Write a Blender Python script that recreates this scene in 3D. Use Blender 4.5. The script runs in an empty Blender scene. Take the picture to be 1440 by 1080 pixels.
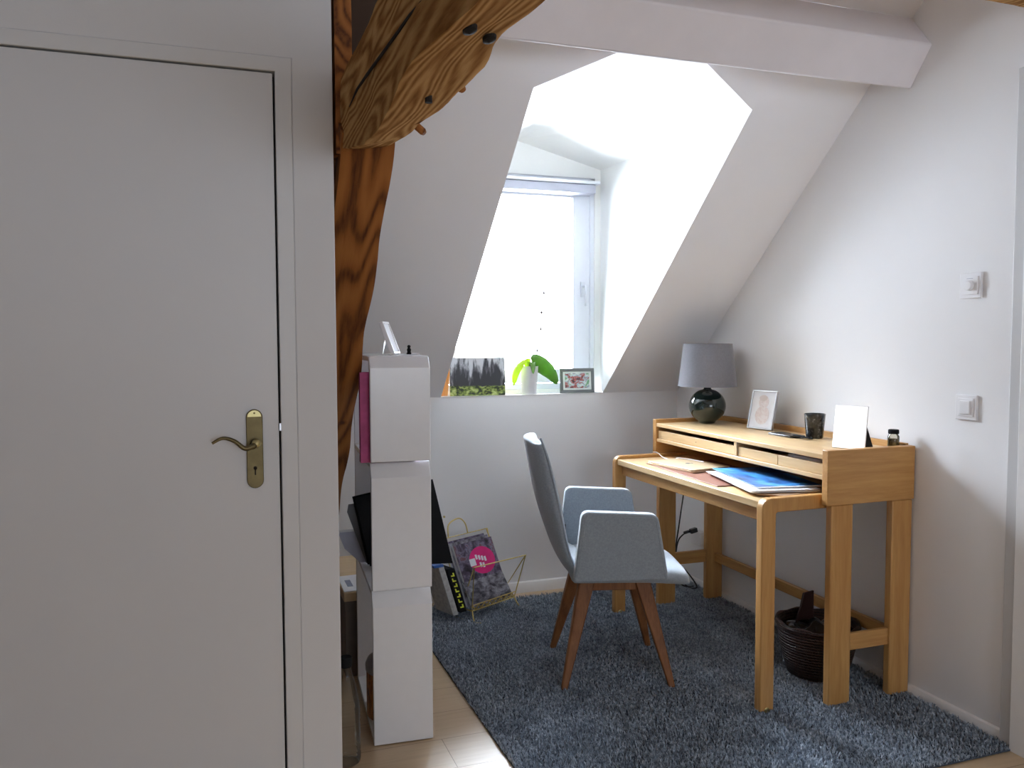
import bpy, math, random
import numpy as np
from mathutils import Vector, Matrix, noise
random.seed(7)
rng = np.random.default_rng(7)
S = bpy.context.scene
COL = S.collection
PI = math.pi

# ------------------------------------------------------------------ camera
cam_d = bpy.data.cameras.new('camera')
cam = bpy.data.objects.new('camera', cam_d); COL.objects.link(cam)
cam_d.sensor_width = 36.0; cam_d.lens = 36.0 * 1170 / 1440; cam_d.clip_start = 0.02
R_ = (0.94197055, -0.33567808, -0.00342276)
U_ = (0.02165690, 0.05059189, 0.99848457)
F_ = (0.33499622, 0.94061718, -0.05492581)
cam.matrix_world = Matrix(((R_[0], U_[0], -F_[0], 0), (R_[1], U_[1], -F_[1], 0), (R_[2], U_[2], -F_[2], 1.3), (0, 0, 0, 1)))
S.camera = cam

# ------------------------------------------------------------------ world, daylight, exposure
W = bpy.data.worlds.new('World'); S.world = W; W.use_nodes = True
bg = W.node_tree.nodes['Background']
bg.inputs[0].default_value = (0.775, 0.87, 1.0, 1)
def sky_strength():          # overcast sky, brightest on the dormer side and high up, dim towards the ground
    nt = W.node_tree; N = nt.nodes.new; K = nt.links.new
    tc = N('ShaderNodeTexCoord'); sp = N('ShaderNodeSeparateXYZ'); K(tc.outputs['Generated'], sp.inputs[0])
    a = N('ShaderNodeMapRange'); a.interpolation_type = 'SMOOTHSTEP'; K(sp.outputs['Y'], a.inputs[0])
    a.inputs['From Min'].default_value = -.25; a.inputs['From Max'].default_value = .45; a.inputs['To Min'].default_value = SKY_REAR; a.inputs['To Max'].default_value = SKY_FRONT
    h = N('ShaderNodeMapRange'); K(sp.outputs['Z'], h.inputs[0]); h.inputs['From Min'].default_value = -1
    r = N('ShaderNodeValToRGB'); K(h.outputs[0], r.inputs[0]); e = r.color_ramp.elements
    st = ((0, .165), (.47, .165), (.52, .085), (.63, .10), (.80, .62), (1, 1.0))     # pale ground, darker skyline, bright overcast above
    while len(e) < len(st): e.new(.5)
    for i, (p, v) in enumerate(st): e[i].position = p; e[i].color = (v, v, v, 1)
    b = N('ShaderNodeMath'); b.operation = 'MULTIPLY'; b.inputs[1].default_value = 3.5; K(r.outputs[0], b.inputs[0])
    m = N('ShaderNodeMath'); m.operation = 'MULTIPLY'; K(a.outputs[0], m.inputs[0]); K(b.outputs[0], m.inputs[1]); K(m.outputs[0], bg.inputs[1])
SKY_FRONT, SKY_REAR = 80.0, 21.0
sky_strength()
S.view_settings.view_transform = 'Standard'; S.view_settings.look = 'None'
S.view_settings.gamma = 1; S.view_settings.exposure = 0.14
try: S.view_settings.use_curve_mapping = False
except Exception: pass
S.cycles.use_denoising = True
S.cycles.max_bounces = 10; S.cycles.diffuse_bounces = 7; S.cycles.sample_clamp_indirect = 8
S.cycles.caustics_reflective = False; S.cycles.caustics_refractive = False

def portal(name, loc, rot, sx, sy):
    l = bpy.data.lights.new(name, 'AREA'); l.shape = 'RECTANGLE'; l.size = sx; l.size_y = sy
    l.cycles.is_portal = True
    o = bpy.data.objects.new(name, l); COL.objects.link(o); o.location = loc; o.rotation_euler = rot
portal('dormer_daylight', (1.4725, 4.20, 1.60), (math.radians(-90), 0, 0), 1.0, 1.2)
portal('rear_daylight', (1.0, -3.08, 1.45), (math.radians(90), 0, 0), 1.7, 1.3)

# ------------------------------------------------------------------ materials
def new_mat(name):
    m = bpy.data.materials.new(name); m.use_nodes = True
    nt = m.node_tree; b = nt.nodes['Principled BSDF']
    return m, nt, b
def L(nt, a, b): nt.links.new(a, b)
def node(nt, t, **kw):
    n = nt.nodes.new(t)
    for k, v in kw.items(): setattr(n, k, v)
    return n
def coords(nt, scale=(1, 1, 1), kind='Object', rnd=True, pre=None):
    tc = node(nt, 'ShaderNodeTexCoord'); mp = node(nt, 'ShaderNodeMapping')
    mp.inputs['Scale'].default_value = scale
    L(nt, pre if pre is not None else tc.outputs[kind], mp.inputs['Vector'])
    if rnd:
        oi = node(nt, 'ShaderNodeObjectInfo'); mu = node(nt, 'ShaderNodeMath', operation='MULTIPLY'); mu.inputs[1].default_value = 17
        L(nt, oi.outputs['Random'], mu.inputs[0]); cb = node(nt, 'ShaderNodeCombineXYZ')
        for i in range(3): L(nt, mu.outputs[0], cb.inputs[i])
        L(nt, cb.outputs[0], mp.inputs['Location'])
    return mp.outputs[0]
def ramp(nt, fac, stops):
    r = node(nt, 'ShaderNodeValToRGB'); e = r.color_ramp.elements
    while len(e) < len(stops): e.new(0.5)
    for i, (p, c) in enumerate(stops): e[i].position = p; e[i].color = (*c, 1)
    L(nt, fac, r.inputs[0]); return r.outputs[0]
def noise_t(nt, vec, scale, detail=3, rough=.5, dist=0):
    n = node(nt, 'ShaderNodeTexNoise'); n.inputs['Scale'].default_value = scale
    n.inputs['Detail'].default_value = detail; n.inputs['Roughness'].default_value = rough
    n.inputs['Distortion'].default_value = dist
    if vec is not None: L(nt, vec, n.inputs['Vector'])
    return n.outputs['Fac']
def bump(nt, b, h, strength, dist=.01):
    n = node(nt, 'ShaderNodeBump'); n.inputs['Strength'].default_value = strength; n.inputs['Distance'].default_value = dist
    L(nt, h, n.inputs['Height']); L(nt, n.outputs[0], b.inputs['Normal'])
def mul(c, k): return tuple(min(1, x * k) for x in c)
def plain(name, col, rough=.5, metal=0, var=.06, scale=30, bmp=0, bscale=None, coat=0, emit=None, sheen=0):
    m, nt, b = new_mat(name)
    v = coords(nt)
    f = noise_t(nt, v, scale, 3)
    L(nt, ramp(nt, f, [(.3, mul(col, 1 - var)), (.7, mul(col, 1 + var))]), b.inputs['Base Color'])
    b.inputs['Roughness'].default_value = rough; b.inputs['Metallic'].default_value = metal
    if coat: b.inputs['Coat Weight'].default_value = coat
    if sheen: b.inputs['Sheen Weight'].default_value = sheen; b.inputs['Sheen Roughness'].default_value = .5
    if bmp: bump(nt, b, noise_t(nt, v, bscale or scale, 4), bmp, .002)
    if emit:
        b.inputs['Emission Color'].default_value = (*col, 1); b.inputs['Emission Strength'].default_value = emit
    return m
def wood(name, c1, c2, axis='x', rough=.42, s=1.0):
    m, nt, b = new_mat(name)
    sc = {'x': (.9, 11, 11), 'y': (11, .9, 11), 'z': (11, 11, .9)}[axis]
    v = coords(nt, tuple(q * s for q in sc))
    f = noise_t(nt, v, 2.2, 5, .6, .5)
    v2 = coords(nt, tuple(q * s * 5 for q in sc)); f2 = noise_t(nt, v2, 3, 2)
    mx = node(nt, 'ShaderNodeMath', operation='MULTIPLY_ADD'); L(nt, f2, mx.inputs[0]); mx.inputs[1].default_value = .35
    L(nt, f, mx.inputs[2])
    L(nt, ramp(nt, mx.outputs[0], [(.48, c1), (.88, c2)]), b.inputs['Base Color'])
    b.inputs['Roughness'].default_value = rough
    bump(nt, b, f2, .12, .001)
    return m
def timber(name, stops, axis, rough=.62, rings=9.0, across=5.0, along=.45, tilt=0, spec=.2, amp=.30):
    m, nt, b = new_mat(name)
    c_, a_ = across, along
    sc = {'x': (a_, c_, c_), 'y': (c_, a_, c_), 'z': (c_, c_, a_)}[axis]
    pre = None
    if tilt:
        tc = node(nt, 'ShaderNodeTexCoord'); pm = node(nt, 'ShaderNodeMapping'); pm.inputs['Rotation'].default_value = (tilt, 0, 0)
        L(nt, tc.outputs['Object'], pm.inputs['Vector']); pre = pm.outputs[0]
    b.inputs['Specular IOR Level'].default_value = spec
    v = coords(nt, sc, pre=pre)
    f = noise_t(nt, v, 2.1, 1.0, .35, .15)
    k = node(nt, 'ShaderNodeMath', operation='MULTIPLY'); k.inputs[1].default_value = rings * 2 * PI; L(nt, f, k.inputs[0])
    si = node(nt, 'ShaderNodeMath', operation='SINE'); L(nt, k.outputs[0], si.inputs[0])
    ha = node(nt, 'ShaderNodeMath', operation='MULTIPLY_ADD'); ha.inputs[1].default_value = amp; ha.inputs[2].default_value = .42; L(nt, si.outputs[0], ha.inputs[0])
    v2 = coords(nt, tuple(q * 9 for q in sc), pre=pre); f2 = noise_t(nt, v2, 3, 4, .6)
    ad = node(nt, 'ShaderNodeMath', operation='MULTIPLY_ADD'); ad.inputs[1].default_value = .45; L(nt, f2, ad.inputs[0]); 
    sb = node(nt, 'ShaderNodeMath', operation='SUBTRACT'); sb.inputs[1].default_value = .22; L(nt, ha.outputs[0], sb.inputs[0]); L(nt, sb.outputs[0], ad.inputs[2])
    # knots
    vo = node(nt, 'ShaderNodeTexVoronoi'); vk = coords(nt, (3, 3, 3))
    vo.inputs['Scale'].default_value = 2.0; L(nt, vk, vo.inputs['Vector'])
    kn = node(nt, 'ShaderNodeMapRange'); kn.inputs['From Min'].default_value = .03; kn.inputs['From Max'].default_value = .10; L(nt, vo.outputs['Distance'], kn.inputs[0])
    mk = node(nt, 'ShaderNodeMath', operation='MULTIPLY'); L(nt, ad.outputs[0], mk.inputs[0]); L(nt, kn.outputs[0], mk.inputs[1])
    L(nt, ramp(nt, mk.outputs[0], stops), b.inputs['Base Color'])
    b.inputs['Roughness'].default_value = rough
    bump(nt, b, mk.outputs[0], .5, .004)
    return m

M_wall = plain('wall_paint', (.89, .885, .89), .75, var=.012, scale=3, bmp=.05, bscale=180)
M_roof = plain('slope_paint', (.89, .885, .90), .75, var=.012, scale=3, bmp=.05, bscale=180)
M_dormer = plain('dormer_paint', (.94, .94, .92), .7, var=.01, scale=3)
M_purlin = plain('purlin_paint', (.80, .765, .79), .65, var=.03, scale=6, bmp=.15, bscale=40)
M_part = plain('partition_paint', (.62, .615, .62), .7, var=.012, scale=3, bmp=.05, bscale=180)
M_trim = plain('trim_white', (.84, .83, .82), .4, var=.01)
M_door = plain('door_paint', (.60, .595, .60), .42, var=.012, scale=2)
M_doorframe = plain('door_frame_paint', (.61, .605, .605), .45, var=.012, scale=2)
M_frame = plain('window_white', (.80, .82, .88), .3, var=.01)
M_blind = plain('blind_grey', (.42, .43, .50), .4, var=.02)
M_alu = plain('aluminium', (.75, .77, .82), .3, .7, var=.02)
M_plastic = plain('white_plastic', (.86, .85, .86), .3, var=.01)
M_shelf = plain('white_lacquer', (.80, .80, .82), .25, var=.01)
M_steel = plain('brushed_steel', (.6, .6, .62), .3, .9)
M_dark = plain('gap_black', (.03, .025, .022), .8)
for _m in (M_dark,): _m.node_tree.nodes['Principled BSDF'].inputs['Specular IOR Level'].default_value = .05
M_brass = plain('antique_brass', (.15, .115, .055), .42, .95, var=.2, scale=25)
M_brassl = plain('polished_brass', (.50, .42, .20), .3, .95, var=.1, scale=25)
M_gold = plain('gold_wire', (.70, .55, .20), .4, .6)
M_deskx = wood('beech_x', (.45, .215, .06), (.60, .335, .115), 'x')
M_desky = wood('beech_y', (.45, .215, .06), (.60, .335, .115), 'y')
M_deskz = wood('beech_z', (.45, .215, .06), (.60, .335, .115), 'z')
M_desktop = wood('beech_top', (.56, .36, .17), (.70, .50, .27), 'y', .38)
M_walnut = wood('walnut', (.18, .062, .017), (.31, .125, .04), 'z', .6)
M_pale = wood('pale_wood', (.50, .36, .20), (.62, .47, .29), 'x', .5)
M_orange = wood('orange_wood', (.65, .28, .07), (.80, .40, .13), 'z', .45)
M_post = timber('oiled_timber', [(.05, (.07, .02, .005)), (.30, (.23, .078, .016)), (.8, (.33, .125, .03))], 'z', rings=9, along=.55, across=4.2, tilt=math.radians(-42.7))
M_beam = timber('old_timber', [(.05, (.07, .03, .012)), (.26, (.215, .102, .036)), (.62, (.42, .24, .10))], 'y', rings=15, across=4, along=.5, spec=0, rough=1.0, amp=.17)
M_fabric = plain('grey_blue_felt', (.285, .325, .365), .9, var=.10, scale=160, bmp=.35, bscale=420, sheen=.35)
M_shade = plain('lamp_linen', (.20, .195, .22), .8, var=.06, scale=120, bmp=.3, bscale=300, sheen=.3)
M_ceramic = plain('dark_green_glaze', (.008, .018, .016), .12, var=.3, scale=6, coat=.6)
M_black = plain('matt_black', (.010, .010, .011), .75)
M_black.node_tree.nodes['Principled BSDF'].inputs['Specular IOR Level'].default_value = .12
M_blackg = plain('gloss_black', (.012, .012, .014), .15, coat=.4)
M_grey = plain('grey_card', (.13, .13, .14), .6)
M_lilac = plain('lilac_paper', (.55, .56, .68), .6)
M_paper = plain('white_paper', (.85, .86, .90), .7, var=.02)
M_pink = plain('pink_cloth', (.48, .08, .22), .7, var=.15)
M_leather = plain('brown_leather', (.23, .095, .06), .45, var=.1, scale=60, bmp=.3, bscale=200)
M_laptop = plain('gold_aluminium', (.72, .56, .36), .4, .35, var=.01)
M_bluepaper = None
M_cable = plain('black_cable', (.015, .015, .015), .5)
M_pot = plain('white_pot', (.85, .85, .88), .3, var=.01)
M_soil = plain('bark_soil', (.08, .045, .025), .9, var=.3, scale=60)
M_leaf = plain('orchid_leaf', (.11, .24, .035), .35, var=.25, scale=14)
M_leafy = plain('young_leaf', (.55, .72, .04), .4, var=.15, scale=14)
M_stem = plain('brown_stem', (.16, .13, .12), .5)
M_picframe = plain('grey_frame', (.13, .14, .135), .5, var=.05)
M_cardbrown = plain('brown_board', (.30, .17, .09), .7)
M_panelface = plain('emissive_white', (.97, .97, 1.0), .4, var=0, emit=1.1)  # plain white with emission, for the upright panel on the desk shelf
M_yellow = plain('yellow_print', (.75, .75, .05), .5)
M_magenta = plain('magenta_print', (.70, .03, .20), .4)
M_printgrey = plain('grey_print', (.25, .27, .35), .7)
M_blueprint = plain('blue_print', (.03, .10, .35), .4)

def leaf_translucent(m):
    nt = m.node_tree; b = nt.nodes['Principled BSDF']; out = nt.nodes['Material Output']
    t = node(nt, 'ShaderNodeBsdfTranslucent'); mx = node(nt, 'ShaderNodeMixShader'); mx.inputs[0].default_value = .40
    src = b.inputs['Base Color'].links[0].from_socket; L(nt, src, t.inputs[0])
    L(nt, b.outputs[0], mx.inputs[1]); L(nt, t.outputs[0], mx.inputs[2]); L(nt, mx.outputs[0], out.inputs[0])
leaf_translucent(M_leaf); leaf_translucent(M_leafy)

def glassy(name, tint=(1, 1, 1), ior=1.45, gl=1.0):
    m, nt, b = new_mat(name); nt.nodes.remove(b); out = nt.nodes['Material Output']
    t = node(nt, 'ShaderNodeBsdfTransparent'); t.inputs[0].default_value = (*tint, 1)
    g = node(nt, 'ShaderNodeBsdfGlossy'); g.inputs['Roughness'].default_value = .03
    f = node(nt, 'ShaderNodeFresnel'); f.inputs['IOR'].default_value = ior
    k = node(nt, 'ShaderNodeMath', operation='MULTIPLY'); k.inputs[1].default_value = gl; L(nt, f.outputs[0], k.inputs[0])
    mx = node(nt, 'ShaderNodeMixShader'); L(nt, k.outputs[0], mx.inputs[0]); L(nt, t.outputs[0], mx.inputs[1]); L(nt, g.outputs[0], mx.inputs[2])
    L(nt, mx.outputs[0], out.inputs[0]); return m
M_pane = glassy('window_glass')
M_bottle = glassy('bottle_plastic', (.965, .975, .97), 1.45, .9)
M_jar = glassy('jar_glass', (.85, .83, .76), 1.5, 1.3)

def floor_mat():
    m, nt, b = new_mat('oak_laminate')
    v = coords(nt, (1, 1, 1), rnd=False)
    br = node(nt, 'ShaderNodeTexBrick'); br.offset = .37; br.inputs['Scale'].default_value = 1
    br.inputs['Brick Width'].default_value = 1.25; br.inputs['Row Height'].default_value = .19
    br.inputs['Mortar Size'].default_value = .0012; br.inputs['Mortar Smooth'].default_value = .2
    br.inputs['Color1'].default_value = (.52, .365, .215, 1); br.inputs['Color2'].default_value = (.58, .42, .255, 1)
    br.inputs['Mortar'].default_value = (.22, .13, .06, 1); L(nt, v, br.inputs['Vector'])
    f = noise_t(nt, coords(nt, (1.2, 16, 1), rnd=False), 3, 5, .6, .6)
    mx = node(nt, 'ShaderNodeMix', data_type='RGBA', blend_type='MULTIPLY'); mx.inputs[0].default_value = .5
    L(nt, br.outputs['Color'], mx.inputs[6]); L(nt, ramp(nt, f, [(.3, (.72, .68, .62)), (.7, (1, 1, 1))]), mx.inputs[7])
    L(nt, mx.outputs[2], b.inputs['Base Color']); b.inputs['Roughness'].default_value = .38
    b.inputs['Coat Weight'].default_value = .35; b.inputs['Coat Roughness'].default_value = .3
    return m
M_floor = floor_mat()
def pile_mat():
    m, nt, b = new_mat('blue_grey_pile')
    v = coords(nt, rnd=False)
    f = noise_t(nt, v, 85, 2); g = noise_t(nt, v, 7, 3)
    ad = node(nt, 'ShaderNodeMath', operation='MULTIPLY_ADD'); ad.inputs[1].default_value = .35; L(nt, g, ad.inputs[0]); L(nt, f, ad.inputs[2])
    L(nt, ramp(nt, ad.outputs[0], [(.42, (.085, .105, .135)), (.64, (.27, .315, .37)), (.84, (.50, .555, .62))]), b.inputs['Base Color'])
    b.inputs['Roughness'].default_value = .95; b.inputs['Sheen Weight'].default_value = .3
    return m
M_pile = pile_mat()
M_backing = plain('rug_backing', (.06, .075, .10), .95)
def forest_mat():
    m, nt, b = new_mat('forest_photo')
    tc = node(nt, 'ShaderNodeTexCoord'); sx = node(nt, 'ShaderNodeSeparateXYZ'); L(nt, tc.outputs['Generated'], sx.inputs[0])
    mp = node(nt, 'ShaderNodeMapping'); mp.inputs['Scale'].default_value = (7, 1, 1.1); L(nt, tc.outputs['Generated'], mp.inputs[0])
    t = noise_t(nt, mp.outputs[0], 1.3, 4, .6)
    mp2 = node(nt, 'ShaderNodeMapping'); mp2.inputs['Scale'].default_value = (5, 1, 5); L(nt, tc.outputs['Generated'], mp2.inputs[0])
    t2 = noise_t(nt, mp2.outputs[0], 2.2, 4, .6)
    zz = node(nt, 'ShaderNodeMath', operation='MULTIPLY_ADD'); zz.inputs[1].default_value = .42; L(nt, sx.outputs['Z'], zz.inputs[0]); L(nt, t, zz.inputs[2])
    sky = ramp(nt, zz.outputs[0], [(.72, (.03, .03, .035)), (.80, (.11, .11, .12)), (.90, (.50, .50, .52))])
    gr = ramp(nt, t2, [(.42, (.02, .03, .01)), (.52, (.20, .26, .05)), (.65, (.45, .50, .18))])
    st = node(nt, 'ShaderNodeMath', operation='MULTIPLY_ADD'); st.inputs[1].default_value = .18; L(nt, t2, st.inputs[0]); L(nt, sx.outputs['Z'], st.inputs[2])
    mr = node(nt, 'ShaderNodeMapRange'); mr.inputs['From Min'].default_value = .33; mr.inputs['From Max'].default_value = .36; L(nt, st.outputs[0], mr.inputs[0])
    mx = node(nt, 'ShaderNodeMix', data_type='RGBA'); L(nt, mr.outputs[0], mx.inputs[0]); L(nt, gr, mx.inputs[6]); L(nt, sky, mx.inputs[7])
    L(nt, mx.outputs[2], b.inputs['Base Color']); b.inputs['Roughness'].default_value = .6
    return m
M_forest = forest_mat()
def photo_mat(name, stops, scale, sc=(1, 1, 1), rough=.35):
    m, nt, b = new_mat(name)
    tc = node(nt, 'ShaderNodeTexCoord'); mp = node(nt, 'ShaderNodeMapping'); mp.inputs['Scale'].default_value = sc; L(nt, tc.outputs['Generated'], mp.inputs[0])
    f = noise_t(nt, mp.outputs[0], scale, 3, .6, .4)
    L(nt, ramp(nt, f, stops), b.inputs['Base Color']); b.inputs['Roughness'].default_value = rough
    return m
M_family = photo_mat('colour_snapshot', [(.36, (.06, .04, .04)), (.43, (.45, .12, .10)), (.49, (.25, .45, .50)), (.54, (.70, .72, .70)), (.62, (.15, .33, .18))], 3.6, (1, 1, .7))
M_cover = photo_mat('dark_magazine_cover', [(.35, (.015, .012, .015)), (.48, (.09, .07, .11)), (.56, (.22, .20, .28)), (.64, (.16, .05, .06)), (.72, (.35, .34, .42))], 5)
M_cover2 = photo_mat('grey_magazine_cover', [(.35, (.03, .03, .04)), (.5, (.18, .17, .20)), (.7, (.45, .45, .50))], 5)
M_bluecover = photo_mat('blue_magazine_cover', [(.36, (.02, .05, .12)), (.46, (.04, .15, .42)), (.55, (.07, .32, .62)), (.68, (.45, .68, .80))], 2.2)
M_sketch = photo_mat('baby_portrait', [(.4, (.78, .72, .70)), (.55, (.66, .55, .53)), (.7, (.80, .76, .75))], 4)
M_speck = photo_mat('speckled_dark_glass', [(.4, (.012, .014, .018)), (.60, (.04, .045, .05)), (.72, (.25, .26, .28))], 9, rough=.12)
M_tin = photo_mat('orange_tin_print', [(.35, (.10, .02, .01)), (.5, (.35, .10, .02)), (.62, (.50, .20, .04)), (.75, (.06, .05, .07))], 4, (4, 4, 1))
def wicker_mat():
    m, nt, b = new_mat('dark_wicker')
    tc = node(nt, 'ShaderNodeTexCoord')
    w = node(nt, 'ShaderNodeTexWave', bands_direction='Z'); w.inputs['Scale'].default_value = 28; w.inputs['Distortion'].default_value = 3; w.inputs['Detail'].default_value = 2
    w.inputs['Detail Scale'].default_value = 8; L(nt, tc.outputs['Object'], w.inputs['Vector'])
    L(nt, ramp(nt, w.outputs['Fac'], [(.2, (.012, .005, .004)), (.9, (.06, .022, .014))]), b.inputs['Base Color'])
    b.inputs['Roughness'].default_value = .38; bump(nt, b, w.outputs['Fac'], .8, .006)
    return m
M_wicker = wicker_mat()

# ------------------------------------------------------------------ mesh helpers
class MB:
    def __init__(s): s.v = []; s.f = []
    def add(s, vs, fs):
        n = len(s.v); s.v += [tuple(map(float, p)) for p in vs]; s.f += [tuple(i + n for i in f) for f in fs]; return s
    def box(s, x0, x1, y0, y1, z0, z1):
        vs = [(x, y, z) for z in (z0, z1) for y in (y0, y1) for x in (x0, x1)]
        return s.add(vs, [(0, 2, 3, 1), (4, 5, 7, 6), (0, 1, 5, 4), (2, 6, 7, 3), (0, 4, 6, 2), (1, 3, 7, 5)])
    def obox(s, c, ax, ay, az, hx, hy, hz):
        c = Vector(c); ax, ay, az = Vector(ax).normalized(), Vector(ay).normalized(), Vector(az).normalized()
        vs = [c + ax * (i * hx) + ay * (j * hy) + az * (k * hz) for k in (-1, 1) for j in (-1, 1) for i in (-1, 1)]
        return s.add(vs, [(0, 2, 3, 1), (4, 5, 7, 6), (0, 1, 5, 4), (2, 6, 7, 3), (0, 4, 6, 2), (1, 3, 7, 5)])
    def prism(s, poly, fn, a, b):
        n = len(poly); vs = [fn(p, a) for p in poly] + [fn(p, b) for p in poly]
        fs = [tuple(range(n))[::-1], tuple(range(n, 2 * n))] + [(i, (i + 1) % n, n + (i + 1) % n, n + i) for i in range(n)]
        return s.add(vs, fs)
    def frustum(s, p0, p1, h0, h1, ax=(1, 0, 0), ay=(0, 1, 0)):
        p0, p1, ax, ay = Vector(p0), Vector(p1), Vector(ax), Vector(ay)
        vs = [p + ax * (i * h[0]) + ay * (j * h[1]) for p, h in ((p0, h0), (p1, h1)) for i, j in ((-1, -1), (1, -1), (1, 1), (-1, 1))]
        return s.add(vs, [(0, 1, 2, 3), (4, 7, 6, 5), (0, 4, 5, 1), (1, 5, 6, 2), (2, 6, 7, 3), (3, 7, 4, 0)])
    def lathe(s, prof, c, n=40, cap=True, sx=1, sy=1):
        k = len(prof); vs = []
        for r, z in prof:
            for i in range(n):
                a = 2 * PI * i / n; vs.append((c[0] + r * sx * math.cos(a), c[1] + r * sy * math.sin(a), c[2] + z))
        fs = [(j * n + i, j * n + (i + 1) % n, (j + 1) * n + (i + 1) % n, (j + 1) * n + i) for j in range(k - 1) for i in range(n)]
        if cap: fs += [tuple(range(n))[::-1], tuple(range((k - 1) * n, k * n))]
        return s.add(vs, fs)
    def tube(s, pts, r, n=8, closed=False):
        pts = [Vector(p) for p in pts]; k = len(pts); vs = []
        up = None
        for i, p in enumerate(pts):
            if closed: d = pts[(i + 1) % k] - pts[i - 1]
            else: d = pts[min(i + 1, k - 1)] - pts[max(i - 1, 0)]
            d.normalize()
            if up is None: up = Vector((0, 0, 1)) if abs(d.z) < .9 else Vector((1, 0, 0))
            a = d.cross(up)
            if a.length < 1e-4: a = d.cross(Vector((0, 1, .1)))
            a.normalize(); b = a.cross(d).normalized(); up = b
            rr = r[i] if isinstance(r, (list, tuple)) else r
            for j in range(n):
                t = 2 * PI * j / n; vs.append(p + a * rr * math.cos(t) + b * rr * math.sin(t))
        m = k if closed else k - 1
        fs = [(i * n + j, i * n + (j + 1) % n, ((i + 1) % k) * n + (j + 1) % n, ((i + 1) % k) * n + j) for i in range(m) for j in range(n)]
        if not closed: fs += [tuple(range(n))[::-1], tuple(range((k - 1) * n, k * n))]
        return s.add(vs, fs)
    def grid(s, fn, nu, nv):
        vs = [fn(i / nu, j / nv) for i in range(nu + 1) for j in range(nv + 1)]
        fs = [(i * (nv + 1) + j, i * (nv + 1) + j + 1, (i + 1) * (nv + 1) + j + 1, (i + 1) * (nv + 1) + j) for i in range(nu) for j in range(nv)]
        return s.add(vs, fs)
def spline(pts, n=8):
    P = [Vector(p) for p in pts]; out = []
    for i in range(len(P) - 1):
        a, b, c, d = P[max(i - 1, 0)], P[i], P[i + 1], P[min(i + 2, len(P) - 1)]
        for k in range(n):
            t = k / n
            out.append(.5 * ((2 * b) + (c - a) * t + (2 * a - 5 * b + 4 * c - d) * t * t + (3 * b - a - 3 * c + d) * t ** 3))
    out.append(P[-1]); return out
XZ = lambda p, a: (p[0], a, p[1])
YZ = lambda p, a: (a, p[0], p[1])
XY = lambda p, a: (p[0], p[1], a)

def root(name, label, cat, loc, rz=0, group=None):
    o = bpy.data.objects.new(name, None); COL.objects.link(o); o.empty_display_size = .1
    o.location = loc; o.rotation_euler = (0, 0, rz); o['label'] = label; o['category'] = cat
    if group: o['group'] = group
    return o
def rootof(o):
    while o.parent: o = o.parent
    return o
def part(name, mb, mat, parent=None, local=False, bevel=0, seg=2, smooth=35, label=None, solid=0, subsurf=0):
    vs = [Vector(v) for v in mb.v]
    loc = Vector((0, 0, 0))
    if parent is not None and not local:
        r = rootof(parent); Mi = (Matrix.Translation(r.location) @ Matrix.Rotation(r.rotation_euler.z, 4, 'Z')).inverted()
        vs = [Mi @ v for v in vs]
        if parent is not r: vs = [v - parent.location for v in vs]
    elif parent is None:
        xs, ys, zs = [[v[i] for v in vs] for i in range(3)]
        loc = Vector(((min(xs) + max(xs)) / 2, (min(ys) + max(ys)) / 2, min(zs))); vs = [v - loc for v in vs]
    me = bpy.data.meshes.new(name); me.from_pydata([tuple(v) for v in vs], [], mb.f)
    me.materials.append(mat); me.validate(); me.update()
    import bmesh
    bm = bmesh.new(); bm.from_mesh(me); bmesh.ops.recalc_face_normals(bm, faces=bm.faces); bm.to_mesh(me); bm.free()
    if smooth:
        me.shade_smooth(); me.set_sharp_from_angle(angle=math.radians(smooth))
    o = bpy.data.objects.new(name, me); COL.objects.link(o); o.location = loc
    if parent is not None: o.parent = parent
    if solid:
        m = o.modifiers.new('solid', 'SOLIDIFY'); m.thickness = solid; m.offset = 0
    if bevel:
        m = o.modifiers.new('bevel', 'BEVEL'); m.width = bevel; m.segments = seg; m.limit_method = 'ANGLE'; m.angle_limit = math.radians(40)
    if subsurf:
        m = o.modifiers.new('sub', 'SUBSURF'); m.levels = subsurf; m.render_levels = subsurf
    if label: o['label'] = label
    return o
def single(name, mb, mat, label, cat, group=None, **kw):
    o = part(name, mb, mat, None, **kw); o['label'] = label; o['category'] = cat
    if group: o['group'] = group
    return o
def struct(name, mb, mat, parent=None, label=None, **kw):
    kw.setdefault('smooth', 0)
    o = part(name, mb, mat, parent, **kw)
    if parent is None: o['kind'] = 'structure'
    if label: o['label'] = label
    return o

# ------------------------------------------------------------------ the room shell
XR, YK, ZK, MS = 2.356, 3.943, 1.014, 0.897
XL, YB, ZC = -2.6, -3.0, 2.85
roofz = lambda y: ZK + MS * (YK - y)
roofy = lambda z: YK - (z - ZK) / MS
struct('floor', MB().box(XL - .1, XR + .1, YB - .1, YK + .1, -.08, 0), M_floor, label='pale oak laminate floor of long planks')
struct('ceiling', MB().box(XL - .1, XR + .1, YB - .1, roofy(ZC), ZC, ZC + .08), M_roof)
struct('wall_right', MB().box(XR, XR + .1, YB - .1, YK + .3, -.08, ZC + .08), M_wall, label='plain white gable wall behind the desk')
struct('wall_left', MB().box(XL - .1, XL, YB - .1, YK + .3, -.08, ZC + .08), M_wall)
struct('wall_front', MB().box(XL, XR, YK, YK + .09, 0, ZK - .001), M_wall, label='low white knee wall under the roof slope')
bw = MB(); wx0, wx1, wz0, wz1 = .1, 1.9, .85, 2.05
bw.box(XL, wx0, YB - .1, YB, 0, ZC); bw.box(wx1, XR, YB - .1, YB, 0, ZC); bw.box(wx0, wx1, YB - .1, YB, 0, wz0); bw.box(wx0, wx1, YB - .1, YB, wz1, ZC)
struct('wall_back', bw, M_wall)
w2 = MB()
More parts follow.
